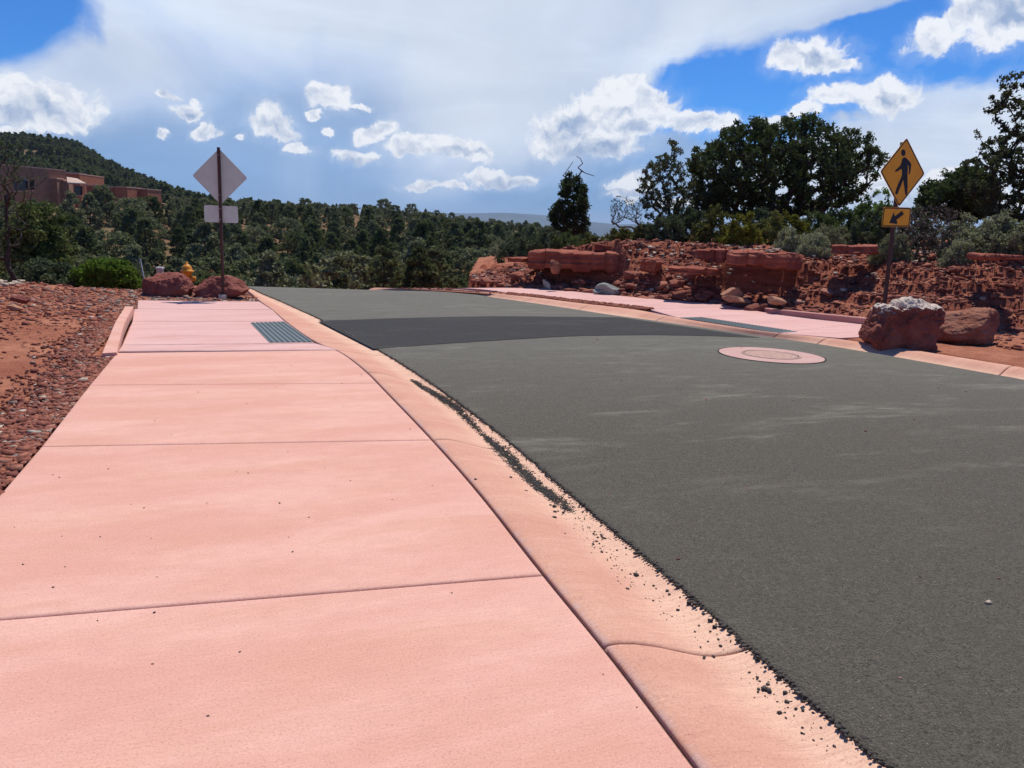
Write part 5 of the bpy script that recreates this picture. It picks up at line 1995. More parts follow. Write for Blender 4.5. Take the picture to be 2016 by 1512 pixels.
def shaped_tree(name, label, cat, poly, Y, half, n_t, n_l, lsize, tuft, mat, bark, base_px, seed, trunk_px=None, rad=0.012, dead_px=None, asp=1.7, group=None, seg=0.35, wob=0.06, up=0.25, rmax=0.3, upl=0.6, bare=False, bands=None):
    base = place_base(base_px, Y)
    root = empty(name, tuple(base))
    tag(root, label, cat, group)
    T_ = poly_targets(poly, Y, half, n_t, seed)
    if bands:
        T_ = T_[T_[:, 2] > base[2] + bands]
    tr = [atY(a, b_, Y) for a, b_ in trunk_px] if trunk_px else None
    nodes, par, rd_, e, tips = skeleton(base, T_, tr, seed, wob, seg, rad, up, rmax)
    pv, pf = tubes(nodes[par[e]] - base, nodes[e] - base, rd_[par[e]] * 0.95, rd_[e], 5)
    # flare: keep the joint between segments from pinching
    mesh('trunk', pv, pf, bark, root, smooth=True)
    if dead_px:
        DT = np.array([atY(a, b_, Y) + np.array([0, rng.uniform(-0.15, 0.15), 0]) for a, b_ in dead_px[1:]])
        nd, pr_, r2, e2, _ = skeleton(atY(*dead_px[0], Y), DT, None, seed + 5, 0.08, 0.18, 0.011, 0.1)
        pv, pf = tubes(nd[pr_[e2]] - base, nd[e2] - base, r2[pr_[e2]], r2[e2], 5)
        mesh('dead_branches', pv, pf, M['deadwood'], root, smooth=True)
    if not bare:
        r_ = np.random.default_rng(seed + 1)
        c = np.repeat(nodes[tips], n_l, axis=0)
        stray = nodes[par[tips]]
        c = c + (np.repeat(stray, n_l, axis=0) - c) * r_.uniform(0, 0.6, (len(c), 1)) ** 1.5
        sc3 = np.repeat(r_.uniform(0.55, 1.35, len(tips)), n_l)[:, None]
        rr_ = r_.normal(size=c.shape)
        rr_ /= np.linalg.norm(rr_, axis=1, keepdims=True)
        c = c + rr_ * (r_.uniform(0, 1, (len(c), 1)) ** 0.6) * tuft * sc3 * np.array([1, 1, 0.85])
        lv, lf = leaves(c - base, lsize, asp, seed + 2, upl)
        mesh('crown', lv, lf, mat, root)
    return root


big_poly = [(1372, 425), (1362, 395), (1354, 352), (1360, 312), (1378, 288), (1408, 268), (1436, 246), (1468, 238), (1500, 250), (1528, 240), (1562, 231), (1598, 240),
            (1622, 264), (1664, 268), (1694, 276), (1708, 300), (1726, 316), (1704, 336), (1700, 362), (1684, 392), (1640, 410), (1560, 428), (1450, 428)]
shaped_tree('juniper_tree', 'huge dark spreading juniper standing on top of the bank', 'tree', big_poly, 27, 2.6, 1000, 52, 0.07, 0.195, M['juniper'], M['bark'], 1530, 51,
            trunk_px=None, rad=0.0125, seg=0.4, wob=0.07, up=0.35, rmax=0.22)
shaped_tree('juniper_tree', 'narrow dark juniper with a bare dead top at the left end of the bank', 'tree',
            [(1084, 452), (1083, 425), (1090, 405), (1100, 388), (1107, 362), (1122, 342), (1134, 342), (1152, 368), (1158, 400), (1154, 420), (1160, 440), (1150, 458), (1120, 462)],
            33, 0.85, 260, 46, 0.065, 0.16, M['juniper'], M['bark'], 1129, 61, trunk_px=[(1128, 350)], rad=0.008,
            dead_px=[(1128, 356), (1134, 308), (1142, 312), (1128, 318), (1147, 322), (1138, 330), (1152, 340), (1166, 345), (1108, 346), (1098, 362), (1146, 336), (1120, 330), (1170, 347)])
shaped_tree('pinyon_pine', 'thin open pinyon between the bare shrub and the huge juniper', 'tree',
            [(1300, 446), (1268, 428), (1253, 375), (1262, 338), (1282, 318), (1306, 302), (1318, 278), (1332, 278), (1344, 312), (1358, 338), (1364, 372), (1362, 410), (1345, 440)],
            24, 0.95, 330, 22, 0.052, 0.095, M['pinyon'], M['bark'], 1318, 71, trunk_px=[(1318, 400), (1320, 340), (1325, 284)], rad=0.0042, seg=0.22, wob=0.05)
shaped_tree('bare_shrub', 'leafless grey shrub left of the open pinyon', 'shrub',
            [(1206, 445), (1201, 420), (1203, 395), (1213, 384), (1232, 388), (1250, 392), (1262, 400), (1265, 425), (1262, 446), (1240, 430), (1225, 432)],
            26, 0.5, 420, 2, 0.03, 0.05, M['dullgreen'], M['deadwood'], 1234, 81, rad=0.0022, seg=0.14, wob=0.07, up=0.1)
shaped_tree('juniper_tree', 'low dark juniper behind the right road sign', 'tree',
            [(1815, 425), (1818, 392), (1834, 368), (1862, 345), (1884, 332), (1912, 330), (1940, 345), (1952, 400), (1930, 432), (1860, 432)],
            22, 1.1, 330, 55, 0.062, 0.17, M['juniper'], M['bark'], 1880, 91, rad=0.009, seg=0.3)
shaped_tree('pinyon_pine', 'tall pinyon cut off by the right edge of the photo', 'tree',
            [(1950, 440), (1935, 405), (1922, 385), (1918, 360), (1928, 345), (1934, 308), (1955, 294), (1976, 285), (1972, 258), (1984, 240), (1976, 205), (1992, 190), (1994, 158), (2025, 128), (2080, 110), (2140, 160), (2160, 260), (2180, 360), (2160, 440)],
            19.5, 1.4, 640, 46, 0.052, 0.115, M['pinyon'], M['bark'], 2055, 95, trunk_px=[(2055, 400), (2060, 250), (2050, 140)], rad=0.006, seg=0.22, wob=0.05)

# left side trees
shaped_tree('pinyon_pine', 'half dead dark pine with a bare trunk at the left edge', 'tree',
            [(-40, 330), (-60, 270), (-10, 262), (30, 280), (45, 320), (38, 352), (70, 330), (84, 338), (60, 372), (30, 420), (38, 470), (4, 520), (-30, 500), (-60, 400)],
            17.6, 0.8, 420, 4, 0.035, 0.07, M['juniper'], M['bark'], 18, 101, trunk_px=[(13, 440), (10, 300), (16, 268)], rad=0.0034, seg=0.16, wob=0.07, up=0.1)
shaped_tree('juniper_tree', 'bushy grey green juniper beside the bare trunk at the left', 'tree',
            [(28, 575), (24, 500), (32, 450), (48, 415), (70, 398), (88, 402), (102, 432), (116, 455), (128, 490), (140, 530), (136, 575)],
            20.5, 1.0, 420, 60, 0.06, 0.17, M['midgreen'], M['bark'], 82, 111, rad=0.007)
shaped_tree('shrub', 'low grey green thicket in front of the left trees', 'shrub',
            [(20, 585), (24, 545), (50, 520), (90, 510), (130, 525), (152, 550), (165, 585)],
            18.6, 0.7, 300, 60, 0.05, 0.13, M['dullgreen'], M['stem'], 90, 113, rad=0.004, seg=0.2)
shaped_tree('shrub', 'vivid green leafy bush left of the leaning pipe', 'shrub',
            [(152, 590), (154, 552), (160, 530), (176, 517), (196, 512), (214, 516), (234, 514), (252, 524), (266, 542), (268, 560), (258, 590)],
            18.8, 0.65, 360, 60, 0.055, 0.13, M['bright'], M['stem'], 210, 115, rad=0.004, seg=0.2)


def bush(label, px, py_top, Y, w_px, mat, seed, n_t=110, n_l=46, ls=0.045, tuft=0.11, depth=0.8, name='shrub', cat='shrub', spike=False, group=None, stemmat=None, asp=1.7, base_py=None):
    """rounded mound of twigs and leaves standing on the ground"""
    r_ = np.random.default_rng(seed)
    if base_py:
        Y = hitG(px, base_py) + 0.25
    base = place_base(px, Y)
    topz = atY(px, py_top, Y)[2]
    h = max(0.25, topz - base[2])
    w_ = w_px / F * Y
    root = empty(name, tuple(base))
    tag(root, label, cat, group)
    d = r_.normal(size=(n_t, 3))
    d[:, 2] = np.abs(d[:, 2]) * 0.9
    d /= np.linalg.norm(d, axis=1, keepdims=True)
    rr_ = r_.uniform(0.55, 1.0, n_t) ** 0.6
    lump = 1 + 0.28 * vnoise(d * 2.3 + seed, seed)
    T_ = d * (rr_ * lump)[:, None] * np.array([w_ / 2, w_ / 2 * depth, h]) + np.array([0, 0, 0.04])
    T_[:, 2] = np.clip(T_[:, 2], 0.05, h * 1.12)
    nd, pr_, rd_, e, tips = skeleton(np.array([0, 0, 0.0]), T_, None, seed, 0.05, 0.16, 0.0032, 0.15)
    pv, pf = tubes(nd[pr_[e]], nd[e], rd_[pr_[e]], rd_[e] * 0.9, 4)
    mesh('stems', pv, pf, stemmat or M['stem'], root)
    c = np.repeat(nd[tips], n_l, axis=0)
    st = np.repeat(nd[pr_[tips]], n_l, axis=0)
    c = c + (st - c) * r_.uniform(0, 0.8, (len(c), 1))
    q_ = r_.normal(size=c.shape)
    q_ /= np.linalg.norm(q_, axis=1, keepdims=True)
    c = c + q_ * r_.uniform(0, 1, (len(c), 1)) ** 0.6 * tuft * np.repeat(r_.uniform(0.6, 1.3, len(tips)), n_l)[:, None]
    c[:, 2] = np.maximum(c[:, 2], 0.02)
    lv, lf = leaves(c, ls, asp if not spike else 4.5, seed + 1, 1.2 if spike else 0.4)
    mesh('foliage', lv, lf, mat, root)
    return root


BU = [
    ('small yellow green shrub below the bare shrub', 1226, 447, 24.5, 60, 'olive', {}),
    ('low olive shrub at the foot of the open pinyon', 1268, 440, 23.5, 56, 'olive', {}),
    ('grey green shrub under the open pinyon', 1306, 424, 22.5, 86, 'dullgreen', {}),
    ('tall dark green shrub right of the open pinyon', 1352, 406, 22.8, 78, 'dullgreen', dict(n_t=150)),
    ('brownish green shrub below the huge juniper, left of the yellow one', 1404, 412, 22.0, 84, 'olive', dict(n_t=150)),
    ('yellowest shrub below the huge juniper', 1456, 424, 21.2, 76, 'yellow', {}),
    ('grey green shrub behind the yellowest shrub', 1490, 414, 23.0, 80, 'dullgreen', {}),
    ('olive brown shrub right of the yellowest shrub', 1520, 424, 21.6, 76, 'olive', {}),
    ('small yellow flowering shrub in the middle of the scrub', 1556, 420, 22.4, 64, 'yellow', {}),
    ('low dark shrub at the right foot of the huge juniper', 1606, 414, 23.5, 96, 'midgreen', dict(n_t=150)),
    ('dark green shrub under the right side of the huge juniper', 1650, 396, 24.0, 100, 'midgreen', dict(n_t=180)),
    ('bright green bush at the right end of the huge juniper', 1690, 376, 24.6, 62, 'bright', dict(n_t=120)),
    ('bright green bush just left of the right road sign', 1728, 374, 23.6, 52, 'bright', dict(n_t=110)),
    ('grey green shrub behind the right sign post', 1712, 415, 21.5, 92, 'dullgreen', dict(n_t=150)),
    ('dry grey sage mound nearest the sunlit slab, left one', 1556, 455, 18.2, 68, 'sage', dict(base_py=495, spike=True, ls=0.022, n_l=60)),
    ('dry grey sage mound hanging over the ledge', 1604, 468, 17.2, 62, 'sage', dict(base_py=506, spike=True, ls=0.022, n_l=60)),
    ('widest dry grey sage mound behind the pale stones', 1630, 444, 19.2, 84, 'sage', dict(base_py=483, spike=True, ls=0.022, n_l=60)),
    ('small sage mound in front of the pale stones by the right sign post', 1758, 470, 15.6, 82, 'sage', dict(base_py=513, spike=True, ls=0.02, n_l=60)),
    ('large pale green sage bush at the right end of the bank', 1926, 428, 14.6, 150, 'sage', dict(base_py=506, n_t=260, ls=0.034, n_l=90, tuft=0.10)),
    ('pale green sage bush cut by the right edge of the photo', 2022, 436, 14.2, 120, 'sage', dict(base_py=512, n_t=220, ls=0.034, n_l=90, tuft=0.10)),
    ('drooping sage clump at the bank edge below the large sage', 1890, 478, 13.9, 70, 'sage', dict(base_py=520, ls=0.025, n_l=50)),
    ('dull green shrub between the dead brush and the low juniper', 1800, 408, 19.5, 90, 'dullgreen', {}),
    ('low scrub clump between the dead-topped juniper and the bank edge, left one', 1046, 458, 30.0, 66, 'dullgreen', dict(n_t=80, tuft=0.16, ls=0.06)),
    ('low scrub clump left of the dead-topped juniper', 1082, 452, 30.5, 62, 'dullgreen', dict(n_t=80, tuft=0.16, ls=0.06)),
    ('low scrub clump in front of the dead-topped juniper', 1112, 458, 28.0, 60, 'midgreen', dict(n_t=80, tuft=0.15, ls=0.055)),
    ('low scrub clump right of the dead-topped juniper', 1162, 461, 28.5, 56, 'olive', dict(n_t=70, tuft=0.14, ls=0.05)),
    ('small round shrub between the dead-topped juniper and the bare shrub', 1196, 458, 26.0, 50, 'olive', dict(n_t=70, tuft=0.12, ls=0.05)),
    ('scrub clump behind the left end of the bank', 1010, 470, 31.0, 60, 'dullgreen', dict(n_t=80, tuft=0.16, ls=0.06)),
    ('dry grass tuft on the left shoulder of the bank', 976, 484, 24.6, 22, 'sage', dict(base_py=497, n_t=36, spike=True, ls=0.03, n_l=30)),
]
for i, (lb, px_, pt_, Y_, w_, mt, kw) in enumerate(BU):
    bush(lb, px_, pt_, Y_, w_, M[mt], 500 + i * 3, **kw)

# dead brush tangle behind the sign
shaped_tree('dead_brush', 'tangle of dead grey branches right of the small arrow sign', 'shrub',
            [(1770, 520), (1765, 470), (1785, 430), (1815, 405), (1850, 402), (1890, 415), (1900, 440), (1890, 480), (1870, 505), (1820, 520)],
            hitG(1835, 506) + 0.4, 0.8, 330, 6, 0.03, 0.09, M['stem'], M['deadwood'], 1835, 131, rad=0.0042, seg=0.13, wob=0.16, up=-0.3)


# ---- woodland
def crown_proto(seed, H, Wd, kind, n_cl, n_l, ls):
    r_ = np.random.default_rng(seed)
    t = r_.uniform(0.06, 1.0, n_cl) ** (0.9 if kind == 'cone' else 1.0)
    if kind == 'cone':
        R = Wd / 2 * np.interp(t, [0, 0.12, 0.3, 0.6, 0.85, 1.0], [0.55, 0.9, 1.0, 0.72, 0.38, 0.08])
    elif kind == 'round':
        R = Wd / 2 * np.interp(t, [0, 0.15, 0.4, 0.7, 0.9, 1.0], [0.7, 0.95, 1.0, 0.9, 0.6, 0.25])
    else:
        R = Wd / 2 * np.interp(t, [0, 0.2, 0.35, 0.6, 0.85, 1.0], [0.15, 0.5, 1.0, 0.8, 0.45, 0.1])
    a = r_.uniform(0, 2 * np.pi, n_cl)
    rr_ = R * r_.uniform(0.35, 1.0, n_cl) ** 0.5 * (1 + 0.25 * np.sin(a * 3 + seed) * 0.6)
    cen = np.stack([rr_ * np.cos(a), rr_ * np.sin(a), t * H * 0.96], 1)
    cr_ = r_.uniform(0.5, 1.0, n_cl) * Wd * 0.13
    c = np.repeat(cen, n_l, axis=0)
    q_ = r_.normal(size=c.shape)
    q_ /= np.linalg.norm(q_, axis=1, keepdims=True)
    c = c + q_ * (r_.uniform(0, 1, (len(c), 1)) ** 0.5) * np.repeat(cr_, n_l)[:, None] * np.array([1, 1, 0.8])
    lv, lf = leaves(c, ls, 1.6, seed, 0.5)
    # trunk and some limbs
    p0_, p1_, r0_, r1_ = [], [], [], []
    zt = np.linspace(-0.4, H * 0.9, 7)
    xy = np.cumsum(r_.normal(0, 0.07, (7, 2)), axis=0)
    for i in range(6):
        p0_.append([*xy[i], zt[i]])
        p1_.append([*xy[i + 1], zt[i + 1]])
        r0_.append(0.10 * H / 4 * (1 - i / 7))
        r1_.append(0.10 * H / 4 * (1 - (i + 1) / 7))
    for c_ in cen[: n_cl // 3]:
        zz_ = max(0.1, c_[2] - np.hypot(c_[0], c_[1]) * 0.5)
        p0_.append([0, 0, zz_])
        p1_.append(list(c_))
        r0_.append(0.03 * H / 4)
        r1_.append(0.01)
    tv, tf = tubes(p0_, p1_, r0_, r1_, 4)
    return lv, lf, tv, tf


PROT = []
for i, (H, Wd, kind) in enumerate([(4.2, 3.2, 'cone'), (3.6, 3.6, 'round'), (5.0, 3.0, 'cone'), (3.0, 3.0, 'round'), (5.6, 3.0, 'tall'), (4.0, 3.8, 'round'), (4.6, 2.6, 'tall'), (3.4, 2.4, 'cone')]):
    PROT.append((H, Wd, crown_proto(700 + i, H, Wd, kind, 95, 42, 0.16), crown_proto(700 + i, H, Wd, kind, 46, 9, 0.46)))
proto_mesh = []
for H, Wd, (lv, lf, tv, tf), _ in PROT:
    oc = mesh('crown', lv, lf, M['forest'])
    ot = mesh('trunk', tv, tf, M['bark'])
    proto_mesh.append((oc.data, ot.data))
    bpy.data.objects.remove(oc)
    bpy.data.objects.remove(ot)

LIM_PX = [-200, 0, 80, 95, 130, 180, 200, 215, 330, 400, 480, 560, 700, 950, 1100, 1200]
LIM_Y = [390, 392, 392, 374, 372, 380, 372, 388, 392, 396, 396, 400, 404, 430, 446, 462]


def road_clear(x, y):
    e = Bs[-1]
    d = Bs[-1] - Bs[-2]
    d = d / np.linalg.norm(d)
    t = (x - e[0]) * d[0] + (y - e[1]) * d[1]
    n_ = abs(-(x - e[0]) * d[1] + (y - e[1]) * d[0])
    return not (-12 < t < 14 and n_ < 5.5)


r_ = np.random.default_rng(99)
cand = []
for _ in range(9000):
    px_ = r_.uniform(-120, 1230)
    u = r_.uniform()
    rr_ = math.sqrt(u * (205 ** 2 - 26 ** 2) + 26 ** 2) if r_.uniform() < 0.7 else r_.uniform(26, 110)
    a = math.atan((px_ - 1008) * math.cos(PITCH) / F)
    x, y = rr_ * math.sin(a), rr_ * math.cos(a)
    if px_ > 1165 and rr_ < 300:
        continue
    if px_ < 330 and rr_ > 106:
        continue
    s_, _x = foot_dist(np.array([x]), np.array([y]))
    if s_[0] > -1.5 and rr_ < 62:
        continue
    if not road_clear(x, y):
        continue
    minsp = 2.5 + rr_ * 0.011
    gap_n = float(fbm2(np.array([x]), np.array([y]), 0.055, 3, 123)[0])
    if gap_n > 0.26 and rr_ > 50:
        continue
    if any((x - c[0]) ** 2 + (y - c[1]) ** 2 < minsp ** 2 for c in cand):
        continue
    cand.append((x, y, px_, rr_, r_.integers(0, 8), r_.uniform(0.72, 1.15)))
cand = [c for c in cand]
ok = []
gzs = G(np.array([c[0] for c in cand]), np.array([c[1] for c in cand]))
for c, z_ in zip(cand, gzs):
    x, y, px_, rr_, k, s_ = c
    H = PROT[k][0] * s_
    lim = np.interp(px_, LIM_PX, LIM_Y) if rr_ > 60 else np.interp(px_, LIM_PX, np.array(LIM_Y) + np.interp(rr_, [26, 60], [55, 10]))
    ztop = HC + (horizon_y(px_) - lim) * rr_ / F + r_.uniform(-0.5, 0.25)
    if z_ + H > ztop:
        s_ = s_ * (ztop - z_) / H
        if s_ < 0.35:
            continue
    ok.append((x, y, z_, rr_, k, s_, PROT[k][0] * s_ / rr_))
ok.sort(key=lambda c: -c[6])
LB = {0: ('dark green tree in the front row of the woodland just beyond the road crest', 'front row of trees beyond the crest'),
      1: ('grey green pinyon or juniper in the middle of the wooded slope across the valley', 'trees on the wooded slope'),
      2: ('small juniper high on the far slope close to the skyline', 'trees near the skyline')}
SHAPE = {'cone': 'cone-shaped', 'round': 'rounded', 'tall': 'tall thin'}
KIND8 = ['cone', 'round', 'cone', 'round', 'tall', 'round', 'tall', 'cone']
ZONE = ['in the front row beyond the crest', 'half way up the wooded slope', 'high on the slope near the skyline']


def area(p_):
    if p_ < 330:
        return 'below the adobe house'
    if p_ < 500:
        return 'behind the left sign'
    if p_ < 760:
        return 'straight above the road'
    return 'left of the red bank'


N_IND = 262
for c in ok[:N_IND]:
    x, y, z_, rr_, k, s_, _s = c
    zone = 0 if rr_ < 50 else (1 if rr_ < 120 else 2)
    root = empty('woodland_tree', (x, y, z_ - 0.1), r_.uniform(0, 6.28))
    root.scale = (s_ * r_.uniform(0.9, 1.2), s_ * r_.uniform(0.9, 1.2), s_)
    tag(root, SHAPE[KIND8[k]] + ' green tree ' + ZONE[zone] + ' ' + area(float(colpx(x, y))), 'tree', LB[zone][1] + ' ' + area(float(colpx(x, y))))
    for nm, md in zip(('crown', 'trunk'), proto_mesh[k]):
        ch = bpy.data.objects.new(nm, md)
        COL.objects.link(ch)
        ch.parent = root


def merged(name, label, items, low=True, cat='woodland'):
    vs, fs, o_ = [], [], 0
    for (x, y, z_, k, s_) in items:
        lv, lf, tv, tf = PROT[k][3 if low else 2]
        a = r_.uniform(0, 6.28)
        vs.append(rot_z(lv * s_, a) + np.array([x, y, z_]))
        fs.append(lf + o_)
        o_ += len(lv)
    ob = mesh(name, np.vstack(vs), np.vstack(fs), M['forest'])
    return tag(ob, label, cat, kind='stuff')


merged('woodland', 'remaining dark scrubby trees merging into one wood across the valley', [(c[0], c[1], c[2] - 0.1, c[4], c[5]) for c in ok[N_IND:]])
# hill cover
items = []
N_ = 5600
px_ = r_.uniform(-350, 640, N_)
rr_ = 240 + 345 * r_.uniform(0, 1, N_) ** 0.75
a = np.arctan((px_ - 1008) * math.cos(PITCH) / F)
x, y = rr_ * np.sin(a), rr_ * np.cos(a)
den = fbm2(x, y, 0.02, 4, 131)
z_ = valley(x, y) + 1.2 + fbm2(x, y, 0.03, 4, 61) * 3
k_ = den < 0.30
for i in np.where(k_)[0]:
    items.append((x[i], y[i], z_[i] - 0.3, int(r_.integers(0, 8)), r_.uniform(0.7, 1.25)))


def hill_cover(items):
    vs, fs, o_ = [], [], 0
    for (x, y, z0, k, s_) in items:
        lv, lf, tv, tf = PROT[k][3]
        n_ = len(lf) // 4
        lv = lv[: n_ * 4 * 4:1]
        sel = np.arange(0, len(lv) // 4, 4)
        idx = (sel[:, None] * 4 + np.arange(4)[None]).ravel()
        w_ = lv[idx]
        cen = w_.reshape(-1, 4, 3).mean(1, keepdims=True)
        w_ = (cen + (w_.reshape(-1, 4, 3) - cen) * 2.3).reshape(-1, 3)
        vs.append(rot_z(w_ * s_ * np.array([1.0, 1.0, 0.9]), x) + np.array([x, y, z0]))
        fs.append(np.arange(len(w_)).reshape(-1, 4) + o_)
        o_ += len(w_)
    ob = mesh('hill_woodland', np.vstack(vs), np.vstack(fs), M['forest'])
    return tag(ob, 'dense dark junipers covering the hill at the left', 'woodland', kind='stuff')


hill_cover(items)
# lone trees standing on the skyline
SKY_T = [('broad round juniper highest on the skyline right of the left sign', 756, 391, 184, 3, 1.9), ('round dark juniper on the skyline beside the highest one', 778, 403, 184, 3, 1.1), ('cluster-topped juniper on the skyline left of two small trees', 811, 399, 182, 5, 1.7),
         ('thin small tree on the skyline between two junipers', 838, 410, 182, 6, 0.8), ('small ragged tree on the skyline left of the lone round juniper', 860, 412, 182, 5, 0.75), ('lone round juniper standing apart on the skyline', 889, 417, 180, 1, 1.0),
         ('tiny dark tree on the ridge right of the lone round juniper', 925, 430, 182, 3, 0.7), ('small dark conical tree left on the ridge before the blue mountains', 982, 432, 176, 7, 0.9), ('round-topped small tree on the ridge before the blue mountains', 1036, 432, 172, 0, 1.0),
         ('low tree nearest the dead-topped juniper on the ridge', 1056, 437, 172, 3, 0.9), ('flat-topped tree on the skyline above the wooded slope', 600, 388, 172, 5, 1.5), ('rounded tree on the skyline just right of the left sign', 545, 392, 168, 1, 1.3)]
for lb, px_, py_, Y_, k, s_ in SKY_T:
    tz = atY(px_, py_, Y_)
    gz_ = gz1(tz[0], Y_)
    sc_ = (tz[2] - gz_) / PROT[k][0]
    sc_ = max(sc_, 0.4)
    wsc = min(sc_, 1.6) * (1.0)
    root = empty('skyline_tree', (tz[0], Y_, gz_ - 0.1), px_ * 1.0)
    root.scale = (wsc, wsc, sc_)
    tag(root, lb, 'tree')
    for nm, md in zip(('crown', 'trunk'), proto_mesh[k]):
        ch = bpy.data.objects.new(nm, md)
        COL.objects.link(ch)
        ch.parent = root

# =====================================================================
# SIGNS, HYDRANT, BOX, PIPE
# =====================================================================
def rounded(pts, r, k=5):
    """round the corners of a convex outline"""
    out = []
    n_ = len(pts)
    for i in range(n_):
        p_, a, b_ = np.array(pts[i], float), np.array(pts[i - 1], float), np.array(pts[(i + 1) % n_], float)
        u, w_ = (a - p_) / np.linalg.norm(a - p_), (b_ - p_) / np.linalg.norm(b_ - p_)
        s0, s1 = p_ + u * r, p_ + w_ * r
        for t_ in np.linspace(0, 1, k):
            out.append((1 - t_) ** 2 * s0 + 2 * t_ * (1 - t_) * p_ + t_ ** 2 * s1)
    return np.array(out)


def plate(name, outline, y0, y1, mat, parent):
    """flat plate in the XZ plane between y0 (front) and y1"""
    k = len(outline)
    v_ = [[p_[0], y0, p_[1]] for p_ in outline] + [[p_[0], y1, p_[1]] for p_ in outline]
    f_ = [list(range(k)), list(range(2 * k - 1, k - 1, -1))] + [[i, i + k, (i + 1) % k + k, (i + 1) % k] for i in range(k)]
    return mesh(name, v_, f_, mat, parent)


def ringplate(name, o1, o2, y0, y1, mat, parent):
    k = len(o1)
    v_ = [[p_[0], y0, p_[1]] for p_ in o1] + [[p_[0], y0, p_[1]] for p_ in o2] + [[p_[0], y1, p_[1]] for p_ in o1] + [[p_[0], y1, p_[1]] for p_ in o2]
    f_ = []
    for i in range(k):
        j = (i + 1) % k
        f_ += [[i, j, j + k, i + k], [i + 2 * k, i + 3 * k, j + 3 * k, j + 2 * k], [i, i + 2 * k, j + 2 * k, j], [i + k, j + k, j + 3 * k, i + 3 * k]]
    return mesh(name, v_, f_, mat, parent)


def box(name, c, s_, mat, parent, bev=0.0):
    x0, y0, z0 = np.array(c) - np.array(s_) / 2
    x1, y1, z1 = np.array(c) + np.array(s_) / 2
    if bev:
        o_ = rounded([(x0, y0), (x1, y0), (x1, y1), (x0, y1)], bev, 3)
        k = len(o_)
        v_ = [[p_[0], p_[1], z0] for p_ in o_] + [[p_[0], p_[1], z1] for p_ in o_]
        f_ = [list(range(k))[::-1], list(range(k, 2 * k))] + [[i, (i + 1) % k, (i + 1) % k + k, i + k] for i in range(k)]
        return mesh(name, v_, f_, mat, parent)
    v_ = [[x0, y0, z0], [x1, y0, z0], [x1, y1, z0], [x0, y1, z0], [x0, y0, z1], [x1, y0, z1], [x1, y1, z1], [x0, y1, z1]]
    return mesh(name, v_, [[0, 3, 2, 1], [4, 5, 6, 7], [0, 1, 5, 4], [1, 2, 6, 5], [2, 3, 7, 6], [3, 0, 4, 7]], mat, parent)


def lathe(name, prof, mat, parent, k=20, loc=(0, 0, 0), axis=2):
    a = np.linspace(0, 2 * np.pi, k, endpoint=False)
    v_ = np.array([[r__ * math.cos(t_), r__ * math.sin(t_), z__] for r__, z__ in prof for t_ in a])
    i = np.arange(k)
    j = (i + 1) % k
    f_ = np.vstack([np.stack([m_ * k + i, m_ * k + j, (m_ + 1) * k + j, (m_ + 1) * k + i], 1) for m_ in range(len(prof) - 1)])
    if axis == 0:
        v_ = v_[:, [2, 0, 1]]
    if axis == 1:
        v_ = v_[:, [0, 2, 1]]
    return mesh(name, v_ + np.array(loc), f_, mat, parent, smooth=True)


# left sign, seen from behind
bp_ = at(440, 588.5)
topL = atY(430, 290, bp_[1])
Hs = topL[2] + 0.0
sg = empty('road_sign', (bp_[0], bp_[1], 0.0), 0.06)
tag(sg, 'diamond road sign with small plate seen from behind on the left post', 'road sign')
lean = (topL[0] - bp_[0]) / Hs
sg.rotation_euler = (0, lean, 0.06)
Rr = 0.545
zc = Hs - Rr - 0.02
box('post', (0, 0, (Hs + 0.0) / 2 - 0.1), (0.052, 0.052, Hs + 0.2), M['post'], sg, 0.006)
dm = rounded([(0, zc - Rr), (Rr, zc), (0, zc + Rr), (-Rr, zc)], 0.05)
plate('diamond_plate', dm, 0.030, 0.034, M['alu'], sg)
pt = [(-0.335, zc - Rr - 0.355), (0.335, zc - Rr - 0.355), (0.335, zc - Rr - 0.02), (-0.335, zc - Rr - 0.02)]
plate('small_plate', rounded(pt, 0.04), 0.030, 0.034, M['alu'], sg)
for zz_ in (zc + 0.42, zc - 0.36, zc - Rr - 0.08, zc - Rr - 0.29):
    lathe('bolt', [(0, -0.012), (0.011, -0.012), (0.011, 0.0), (0, 0)], M['bolt'], sg, 8, (0, -0.027, zz_), 1)
box('post_base', (0.0, -0.035, 0.045), (0.15, 0.13, 0.09), M['bolt'], sg, 0.02)

# right sign, facing the road
bR = atY(1745, 620, 12.75)
tR = atY(1791, 276, 12.75)
HR = tR[2] + 0.045
sr = empty('road_sign', (bR[0] - 0.02, 12.75, 0.0))
tag(sr, 'yellow diamond pedestrian crossing sign with arrow plate on the right post', 'road sign')
topx = atY(1768, 400, 12.75)
leanR = (topx[0] - (bR[0] - 0.02)) / topx[2] - 0.012
sr.rotation_euler = (0, leanR, math.radians(27))
RD = 0.538
zc = HR - RD - 0.01
oX = 0.045
box('post', (0, 0.03, (HR - 0.08) / 2 - 0.2), (0.052, 0.052, HR - 0.08 + 0.4), M['post'], sr, 0.006)
dmo = [(oX, zc - RD), (oX + RD, zc), (oX, zc + RD), (oX - RD, zc)]
pl_ = plate('diamond_plate', rounded(dmo, 0.045), -0.004, 0.0, M['sign_yellow'], sr)


def inset(c, R_, r):
    return rounded([(c[0], c[1] - R_), (c[0] + R_, c[1]), (c[0], c[1] + R_), (c[0] - R_, c[1])], r)


ringplate('border', inset((oX, zc), RD - 0.010, 0.042), inset((oX, zc), RD - 0.038, 0.034), -0.0055, -0.0041, M['sign_black'], pl_)
# picture mapping for the walking figure
cen = np.array([626.5, 666.0])
rv = np.array([315.0, 25.0])
uv = np.array([63.5, -477.0])
Minv = np.linalg.inv(np.column_stack([rv, uv]))


